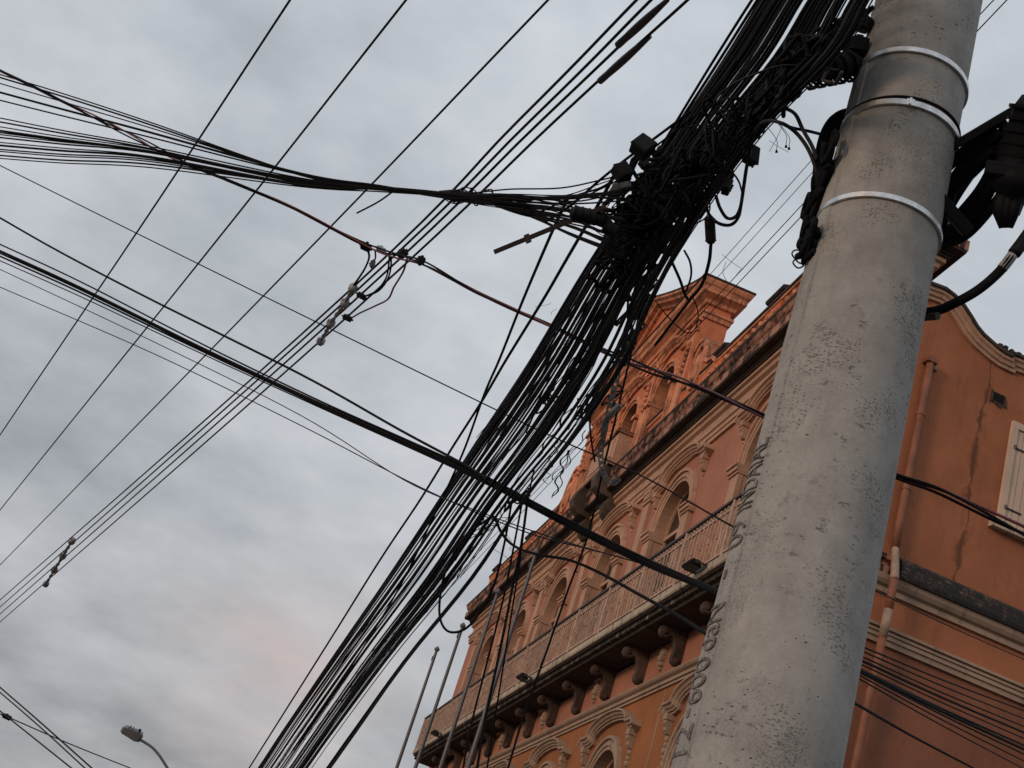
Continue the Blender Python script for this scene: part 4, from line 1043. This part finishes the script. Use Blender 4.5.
# wrapped thick arm joining bundle and pole
a_, b_ = near(900, 54, .02), near(806, 72, -.15)
arm2 = empty('wrapped_arm', a_, 'thick dark arm wrapped in cable reaching from the concrete pole into the bundle', 'bracket')
m = MB(); Q = [a_.lerp(b_, k/14) for k in range(15)]; m.tube(Q, .044, 14, jit=.1); m.build('wrapping', 'cable', arm2, smooth=True)
m = MB()
for k in range(26):
    c = a_.lerp(b_, .08+.9*k/26); dd = (b_-a_).normalized(); s1 = dd.cross(Up).normalized(); s2 = dd.cross(s1)
    cc = c-Up*.01; m.tube([cc+(s1*math.cos(j*.6)+s2*math.sin(j*.6))*(.052+.008*math.sin(k*2.1))+dd*.012*math.sin(j*.3) for j in range(12)], .006, 5)
m.build('winding', 'cable_grey', arm2, smooth=True)
m = MB(); pp_ = at(828, 70, 5.0); m.tube([pp_, at(822, 80, 5.0), at(836, 84, 4.95), at(842, 72, 4.9)], .007, 6); m.build('hook', 'rust', arm2, smooth=True)
blob('insulator', 'dark lumpy insulator on top of the wrapped arm', 'insulator', 858, 45, 5.55, 14, 18, 'box', ang=80)
blob('insulator', 'dark bolt clamp between black mass of cable and the pole top', 'insulator', 860, 22, 5.65, 12, 22, 'box', ang=60)
wire('tie_wire', 'short straight wire from the bolt clamp to the pole edge', 'wire', PN([(856, 24, -.1), (868, 30, -.05), (890, 40, 0)]), 2, ext=0)
wire('tie_wire', 'little grey wire loop at the pole edge near the top', 'wire', PN([(890, 20, .05), (876, 24, 0), (872, 15, 0), (877, 10, 0), (892, 12, .05)]), 2, 'cable_grey', ext=0)
wire('tie_wire', 'thin slack wire sagging under the wrapped arm', 'wire', P3([(806, 82, 5.1), (806, 86, 5.1), (815, 88, 5), (826, 86, 5), (834, 80, 4.9)]), 1.3, ext=0)
# thick grey loops
wire('cable_loop', 'thick grey cable loop arching highest between bundle and pole', 'cable', P3([(817, 160, 5.2), (812, 146, 5.25), (803, 130, 5.3), (795, 114, 5.35), (783, 108, 5.45), (772, 109, 5.45), (763, 117, 5.5), (756, 132, 5.6), (750, 150, 5.7), (746, 170, 5.8), (743, 190, 5.8), (740, 208, 5.9), (735, 217, 5.9), (727, 218, 6), (720, 208, 6), (716, 196, 6.1)]), 3.6, 'cable_grey', ext=0)
wire('cable_loop', 'thick grey cable loop arching just below the highest one', 'cable', P3([(818, 175, 5.2), (811, 155, 5.25), (803, 141, 5.3), (793, 130, 5.35), (781, 123, 5.3), (768, 121, 5.4), (758, 127, 5.5), (752, 143, 5.6), (747, 165, 5.7), (744, 185, 5.8), (741, 205, 5.8), (738, 218, 5.9), (730, 225, 6), (718, 223, 6), (709, 214, 6.1), (706, 205, 6.1)]), 3.6, 'cable_grey', ext=0)
wire('cable_loop', 'straight black cable between wrapped bundle and the loops at the pole', 'cable', P3([(770, 118, 5.5), (790, 127, 5.4), (808, 131, 5.35), (824, 135, 5.3)]), 3.0, ext=0)
wire('cable_loop', 'single thin cable curving across the front of the upper bundle', 'cable', P3([(838, 70, 5), (808, 66, 5.3), (780, 66, 5.3), (755, 74, 5.3), (735, 83, 5.4), (718, 97, 5.5), (708, 120, 5.6), (706, 142, 5.6), (714, 158, 5.6), (728, 168, 5.7), (738, 180, 5.7), (742, 192, 5.8)]), 2.0, 'cable_grey', ext=0)
for k in range(8):
    dx = k*1.6
    wire('cable_loop', 'black cable curling round the left flank of the concrete pole', 'cable', PN([(870, 112+k*5, .25), (850-dx*.3, 110+k*4.5, .2), (834-dx*.6, 116+k*4.5, .14), (823+dx*.2, 132+k*3, .1), (817+dx, 156, .06), (814+dx*.9, 185, .05), (812+dx*.6, 210, .05), (806+dx*.7, 235, .05), (803+dx*1.4, 256, .05), (815, 268, .1)]), 5.0, 'cable', 'cables curling round the left flank of the pole', ext=0)
lump(820, 185, 5.2, 60, 110, 24, 'black wrapping of old cable low on the left flank of the concrete pole', 21, .012, ang=78, depth=.05)
lump(810, 243, 4.98, 60, 50, 22, 'ragged black cable end at the left flank of the concrete pole', 22, .010, ang=80, depth=.04)
wire('wire_curl', 'little curl of wire poking out at the left flank of the pole above the parapet', 'wire', PN([(x, y, 0) for x, y in ((806, 252), (796, 250), (792, 254), (798, 262), (804, 265), (798, 268), (793, 262), (800, 257))]), 1.6, ext=0)
# perforated steel tape hanging from the bundle
def steel_tape():
    P = P3([(622, 355, 8.1), (616, 380, 8.1), (610, 405, 8.1), (605, 430, 8.15), (601, 450, 8.2), (602, 468, 8.2), (607, 479, 8.2), (614, 483, 8.2), (620, 478, 8.2)])
    Q = crom(P, 9); m = MB(); w = 5.5*8.1/FPX/2; n = len(Q)
    rows = []
    for i, p in enumerate(Q):
        t = (Q[min(i+1, n-1)]-Q[max(0, i-1)]).normalized(); s = t.cross(Fw).normalized()
        rows.append((p, s))
    for i in range(n-1):
        (p, s), (q, s2) = rows[i], rows[i+1]
        def strip_(k0, k1): m.quad(p+s*w*k0, p+s*w*k1, q+s2*w*k1, q+s2*w*k0); m.quad(p+s*w*k0+Fw*.003, p+s*w*k1+Fw*.003, q+s2*w*k1+Fw*.003, q+s2*w*k0+Fw*.003)
        if i % 3 == 1: strip_(-1, -.45); strip_(.45, 1)
        else: strip_(-1, 1)
    tag(m.build('perforated_tape', 'galv', loc=Q[0]), 'rusty perforated steel tape hanging in a hook before the attic', 'steel tape')
steel_tape()
lump(614, 400, 8.2, 26, 44, 18, 'grey crumpled cable sheath round the perforated steel tape', 23, .006, mat='cable_old', ang=65, depth=.05)
wire('cable_sheath', 'grey split cable sheath arching left of the perforated steel tape', 'cable', P3([(620, 405, 8.1), (611, 413, 8.1), (605, 422, 8.15), (603, 436, 8.2)]), 6.5, 'galv', ext=0)
wire('drop_cable', 'short thick black cable hanging left of the perforated steel tape', 'cable', P3([(596, 395, 8.4), (590, 420, 8.4), (592, 445, 8.4), (595, 462, 8.4)]), 2.2, ext=0)
wire('wire_curl', 'thin wire curl hanging before the pediment', 'wire', P3([(692, 295, 6.6), (698, 312, 6.6), (696, 327, 6.6), (688, 333, 6.7), (676, 325, 6.8), (664, 312, 6.9), (655, 300, 7)]), 1.2, ext=0)
wire('cable_loop', 'black cable loop bowing right of the big knot towards the pediment', 'cable', P3([(672, 262, 7), (680, 280, 7), (684, 292, 7), (688, 300, 7)]), 3.0, ext=0)
wire('cable_loop', 'thin cable loop between upright closure and pediment', 'cable', P3([(684, 250, 6.8), (690, 262, 6.8), (691, 276, 6.8), (686, 292, 6.9)]), 2.2, ext=0)
# wavy ribbons of torn tape
G3 = 'torn ribbons dangling below the bundle'
for k, (x, y, L, sl, lab) in enumerate(((578, 398, 60, -42, 'longest wavy torn ribbon dangling in the gap of the bundle'), (566, 450, 46, -12, 'wavy torn ribbon dangling beside the left end of the attic'), (560, 440, 30, -14, 'short wavy torn ribbon at the right strand'),
                                 (574, 446, 52, -20, 'thin torn ribbon nearest the pediment side'), (588, 430, 50, -36, 'wavy torn ribbon before the far volute'), (551, 462, 22, -6, 'tiny torn ribbon below the right strand'))):
    P = [at(x+sl*t/10+3*math.sin(t*1.5+k), y+L*t/10, 8.9) for t in range(11)]
    Q = crom(P, 4); m = MB(); w = (1.7 if k < 2 else 1.1)*8.9/FPX/2
    for i in range(len(Q)-1):
        s = Rt*w; m.quad(Q[i]-s, Q[i]+s, Q[i+1]+s, Q[i+1]-s); m.quad(Q[i]-s+Fw*.002, Q[i]+s+Fw*.002, Q[i+1]+s+Fw*.002, Q[i+1]-s+Fw*.002)
    tag(m.build('torn_ribbon', 'cable', loc=P[0]), lab, 'ribbon', G3)
# hair-thin frayed wires
rnd = random.Random(5)
m = MB()
for k in range(26):
    x, y = rnd.choice([(775, 130), (560, 300), (570, 330), (640, 270), (500, 520), (700, 190), (655, 140), (730, 265), (505, 550), (600, 190)])
    x += rnd.uniform(-12, 12); y += rnd.uniform(-12, 12); r = 7.0 if x < 700 else 6
    dx, dy = rnd.uniform(-22, 22), rnd.uniform(4, 26)
    m.tube(crom([at(x, y, r), at(x+dx*.5+rnd.uniform(-5, 5), y+dy*.5, r), at(x+dx, y+dy, r)], 4), .0011, 4)
tag(m.build('frayed_wires', 'cable'), 'hair-thin frayed wire ends sticking out all round the bundle', 'wire', kind='stuff')
for k, (x, y) in enumerate(((776.5, 153), (786, 148), (789, 150))):
    r = empty('wire_tag', at(x, y, 5.6), ('lowest', 'left upper', 'right upper')[k]+' tiny black plug dangling on a thin wire before the pole', 'plug', 'tiny plugs dangling on thin wires')
    m = MB(); m.tube([at(x, y, 5.6), at(x, y-3, 5.6)], [.006, .004], 6); m.build('plug', 'box', r)
    m = MB(); m.tube(crom([at(x, y-3, 5.6), at(x+.5, y-12, 5.6), at(x-6, y-22, 5.6), at(x-12, y-28, 5.6)], 4), .0012, 4); m.build('thin_wire', 'cable_grey', r)
# ------------------------------------------------------------------ equipment on the right of the pole
eq = empty('cable_cross_frame', at(950, 170, 5.5), 'black cross-shaped frame with coiled cable strapped behind the right flank of the pole', 'cable frame')
def bar(parent, name, x0, y0, x1, y1, r0, r1, wpx, thick, mat):
    a_, b_ = at(x0, y0, r0), at(x1, y1, r1); d = (b_-a_).normalized(); s = d.cross(Fw).normalized(); hw = wpx*(r0+r1)/2/FPX/2; f_ = d.cross(s)
    m = MB(); m.rings([[p+s*hw-f_*thick, p+s*hw+f_*thick, p-s*hw+f_*thick, p-s*hw-f_*thick] for p in (a_, b_)]); return m.build(name, mat, parent, bevel=.004)
bar(eq, 'strut', 950, 148, 1024, 104, 5.35, 5.45, 8, .02, 'box')
bar(eq, 'strut', 936, 195, 968, 232, 5.2, 5.25, 12, .02, 'box')
# cable coil seen nearly edge-on, as flattened ring
for k in range(7):
    P = []
    for j in range(26):
        t = 2*math.pi*j/25; rx = 66-k*1.5; ry = 15-k*1.1
        ca, sa = math.cos(R_(-53)), math.sin(R_(-53))
        X = rx*math.cos(t); Y = ry*math.sin(t); P.append(at(972+X*ca*.95-Y*sa+k*1.0, 182+X*sa+Y*ca, 5.5+.06*math.sin(t)+.012*k))
    m = MB(); m.tube(crom(P, 3), .011, 7); m.build('coil_turn', 'cable', eq, smooth=True)
for (pts_, w) in (([(945, 170), (965, 150), (990, 128), (1000, 122), (1005, 135), (996, 160), (980, 190), (955, 220)], 10), ([(942, 235), (958, 228), (980, 205), (1000, 170), (1016, 140)], 12), ([(940, 225), (946, 205), (955, 180), (975, 155), (1000, 132)], 13), ([(944, 245), (965, 236), (985, 216), (1004, 190)], 9), ([(950, 190), (970, 172), (992, 150)], 14)):
    m = MB(); m.tube(crom([at(x, y, 5.42) for x, y in pts_], 6), w*5.42/FPX/2, 8); m.build('coil_bundle', 'cable', eq, smooth=True)
eqc = empty('splice_dome', at(1020, 170, 5.3), 'big black ribbed dome closure cut by the right edge of the picture', 'splice closure')
a_, b_ = at(1034, 96, 5.3), at(1008, 214, 5.3)
Q = [a_.lerp(b_, t/12) for t in range(13)]
m = MB(); m.tube(Q, [r_*1.16 for r_ in (.035, .05, .055, .058, .06, .062, .064, .066, .085, .085, .05, .04, .035)], 16); m.build('dome', 'box', eqc, smooth=True)
m = MB()
for t in (.1, .2, .3, .4, .5):
    c = a_.lerp(b_, t); e = (b_-a_).normalized()*.006; m.tube([c-e, c+e], .077, 16)
m.build('rib_ring', 'box', eqc)
m = MB()
for k, dx in enumerate((-9, -2, 5)):
    m.tube([at(1012+dx, 195, 5.27), at(1008+dx, 212, 5.27), at(1007+dx*.5, 228, 5.27)], [.026, .024, .012], 10)
m.build('cable_port', 'box', eqc, smooth=True)
bar(eqc, 'mounting_plate', 985, 168, 1030, 176, 5.25, 5.25, 12, .04, 'box')
ec = wire('entry_cable', 'thick black cable bending from the right edge round to the back of the pole', 'cable', PN([(1035, 225, 0), (1024, 240, 0), (1012, 256, 0), (998, 273, .02), (978, 290, .05), (955, 303, .1), (935, 311, .14), (905, 314, .2)]), 9.5, 'cable', ext=(2, 0), sides=10)
m = MB(); m.tube(crom([near(1012.5, 255, 0), near(1007, 262.5, .008), near(1002, 268.5, .015)], 4), 10.4*5.1/FPX/2, 10); m.build('grey_marker', 'insul', ec, smooth=True)
m = MB(); m.tube(crom([near(1030, 232, 0), near(1021, 244.5, 0), near(1014, 253.5, 0)], 4), 12.5*5.1/FPX/2, 10); m.build('boot', 'box', ec, smooth=True)
m = MB(); m.tube([near(916, 318, .2), near(938, 316, .12)], 8*5.0/FPX/2, 8); m.build('clip', 'iron', ec)

# wires crossing the side wall, right of the pole
G4 = 'wires leaving the pole across the red side wall'
W = [((858, 645), (1030, 713), 1.6, 'topmost wire of the group crossing the dark red lower side wall'), ((857, 649), (1030, 721), 1.4, 'second wire of the group crossing the dark red lower side wall'),
     ((856, 654), (1030, 729), 1.5, 'third wire of the group crossing the dark red lower side wall'), ((856, 658), (1030, 735), 2.4, 'thick fourth wire of the group crossing the dark red lower side wall'),
     ((856, 662), (1030, 741), 1.4, 'fifth wire of the group crossing the dark red lower side wall'), ((855, 667), (1030, 748), 2.2, 'upper wire of the thick band crossing the dark red lower side wall'),
     ((855, 668), (1030, 752), 3.2, 'thickest wire of the band crossing the dark red lower side wall'), ((855, 670), (1030, 757), 1.8, 'lower wire of the thick band crossing the dark red lower side wall'),
     ((855, 673), (1030, 764), 1.4, 'thin wire under the thick band crossing the dark red lower side wall'), ((854, 676), (1030, 772), 1.3, 'lowest thin wire under the thick band on the dark red wall'),
     ((849, 700), (975, 769), 2.4, 'lone thick cable low on the dark red wall, cutting the bottom edge'), ((870, 588), (1030, 662), 1.2, 'lone thin wire between the two pale bands of the side wall')]
for k, (a_, b_, w, lab) in enumerate(W):
    mx, my = (a_[0]+b_[0])/2, (a_[1]+b_[1])/2+1.5
    st_ = (a_[0]-45, a_[1]-45*(b_[1]-a_[1])/(b_[0]-a_[0])+2)
    wire('side_wire', lab, 'wire', P3([(st_[0], st_[1], 4.9), (a_[0], a_[1], 5.2), (mx, my, 6.4), (b_[0], b_[1], 7.8)]), w, 'cable' if k != 11 else 'cable_old', G4, ext=(0, 5))

# ------------------------------------------------------------------ lower left: street lamp and far wires
LR = 41
sl = empty('street_lamp', Vector((at(167, 768, LR).x, at(167, 768, LR).y, .1)), 'grey street lamp with bent arm in the lower left corner', 'street lamp')
hp = at(131, 733.5, LR); s = LR/FPX; tip, bk = at(122.5, 728, LR), at(141, 739, LR)
d = (bk-tip).normalized(); sd = d.cross(Fw).normalized(); sd = sd if sd.z > 0 else -sd
m = MB()
def sect(t, top, bot, wd): c = tip.lerp(bk, t); return [c+sd*top*s-Fw*wd*s, c+sd*top*s+Fw*wd*s, c-sd*bot*s+Fw*wd*s, c-sd*bot*s-Fw*wd*s]
m.rings([sect(0, 1.8, 2.4, 3), sect(.1, 3.2, 3, 4), sect(.6, 4.6, 3.4, 4), sect(.9, 4.8, 3.4, 3.4), sect(1.02, 2.2, 2.6, 2)]); m.build('lamp_head', 'lampgrey', sl)
m = MB()
for t in (.25, .4, .55, .7, .85): m.rings([sect(t, 5.4, 0, 3.6), sect(t+.05, 5.4, 0, 3.6)])
m.build('cooling_fins', 'lampgrey', sl)
m = MB(); c = tip.lerp(bk, .75)+sd*5*s; m.tube([c, c+Vector((0, 0, 2.6*s))], 1.3*s, 8); m.build('photocell', 'box', sl)
m = MB(); m.rings([sect(.08, -3.2, 3.7, 3.2), sect(.85, -3.6, 4.1, 3.2)]); m.build('lens', 'glass', sl)
Q = crom([at(139, 739, LR), at(151, 746.5, LR), at(159, 755, LR), at(168, 769, LR)], 8)
last = Q[-1]; dirv = (Q[-1]-Q[-3]).normalized()
Q += [last+dirv*.6+Vector((0, 0, -.3)), Vector(((last+dirv*.8).x, (last+dirv*.8).y, last.z-2.0)), Vector(((last+dirv*.8).x, (last+dirv*.8).y, .1))]
m = MB(); m.tube(Q, 1.3*s, 8); m.build('arm', 'lampgrey', sl, smooth=True)
for (p, w, lab) in (([(-5, 683, 30), (40, 722, 28), (95, 771, 26)], 1.5, 'upper steep far wire in the lower left corner'), ([(-5, 688, 30), (40, 727, 28), (88, 771, 26)], 1.3, 'steep far wire just under the uppermost one in the lower left corner'),
                    ([(-5, 707, 30), (35, 739, 28), (75, 771, 27)], 1.4, 'lowest steep far wire in the lower left corner'), ([(-5, 712, 34), (10, 718, 34), (70, 744, 36), (135, 770, 38)], 1.1, 'flatter far wire passing the street lamp on the left')):
    wire('far_wire', lab, 'wire', P3(p), w, 'cable_old', 'far wires in the lower left corner', ext=8)
blob('wire_clamp', 'tiny dark clamp on the far wires at the left edge', 'clamp', 7, 717, 30, 8, 4, 'box', ang=-25)

# ------------------------------------------------------------------ world and light
w = bpy.data.worlds.new('World'); scene.world = w; w.use_nodes = True; nt = w.node_tree
bg = nt.nodes['Background']; tc = nd(nt, 'ShaderNodeTexCoord'); dirv = tc.outputs['Generated']
sky = nd(nt, 'ShaderNodeTexSky', sky_type='NISHITA'); sky.sun_disc = False
SUN_EL, SUN_AZ = R_(14), R_(235)      # compass: clockwise from +Y
sky.sun_elevation = SUN_EL; sky.sun_rotation = SUN_AZ; sky.air_density = 1.5; sky.dust_density = 3
sp = nd(nt, 'ShaderNodeSeparateXYZ'); nt.links.new(dirv, sp.inputs[0])
zz = math_(nt, 'ADD', math_(nt, 'MAXIMUM', sp.outputs[2], 0.0), .45)
px = math_(nt, 'DIVIDE', sp.outputs[0], zz); py = math_(nt, 'DIVIDE', sp.outputs[1], zz)
cb = nd(nt, 'ShaderNodeCombineXYZ'); nt.links.new(px, cb.inputs[0]); nt.links.new(py, cb.inputs[1])
mp = nd(nt, 'ShaderNodeMapping'); mp.inputs['Rotation'].default_value = (0, 0, R_(-25)); mp.inputs['Scale'].default_value = (1.15, 1.5, 1); nt.links.new(cb.outputs[0], mp.inputs[0])
n1 = noise(nt, mp.outputs[0], 2.0, 8, .55); n2 = noise(nt, mp.outputs[0], 5.5, 7, .55)
cl = ramp(nt, mix(nt, .34, n1, n2), .38, .61)
elev = ramp(nt, sp.outputs[2], .03, .75)
lowc = mix(nt, cl, (2.5, 2.62, 2.9), (5.0, 5.1, 5.3)); highc = mix(nt, cl, (5.05, 5.5, 6.05), (7.8, 8.15, 8.75))
cloud = mix(nt, elev, lowc, highc)
# a warm glow low in the far gap between the clouds
wn = ramp(nt, noise(nt, mp.outputs[0], 2.6, 6, .6), .36, .62)
gd = ray(272, 672)
dp_ = nd(nt, 'ShaderNodeVectorMath', operation='DOT_PRODUCT'); nt.links.new(dirv, dp_.inputs[0]); dp_.inputs[1].default_value = gd
wd = ramp(nt, dp_.outputs['Value'], math.cos(R_(6)), math.cos(R_(.5)))
cloud = mix(nt, math_(nt, 'MULTIPLY', math_(nt, 'MULTIPLY', wn, wd), .6), cloud, (6.6, 5.2, 4.9))
tot = mix(nt, .93, sky.outputs[0], cloud)
nt.links.new(tot, bg.inputs['Color']); bg.inputs['Strength'].default_value = .1
ld = bpy.data.lights.new('sun', 'SUN'); ld.energy = 1.1; ld.angle = R_(12); ld.color = (1, .72, .5)
so = bpy.data.objects.new('sun', ld); COL.objects.link(so)
sd_ = Vector((math.sin(SUN_AZ)*math.cos(SUN_EL), math.cos(SUN_AZ)*math.cos(SUN_EL), math.sin(SUN_EL)))
so.rotation_euler = sd_.to_track_quat('Z', 'Y').to_euler()
vs = scene.view_settings; vs.view_transform = 'Standard'; vs.look = 'None'; vs.exposure = 0; vs.gamma = 1; vs.use_curve_mapping = False
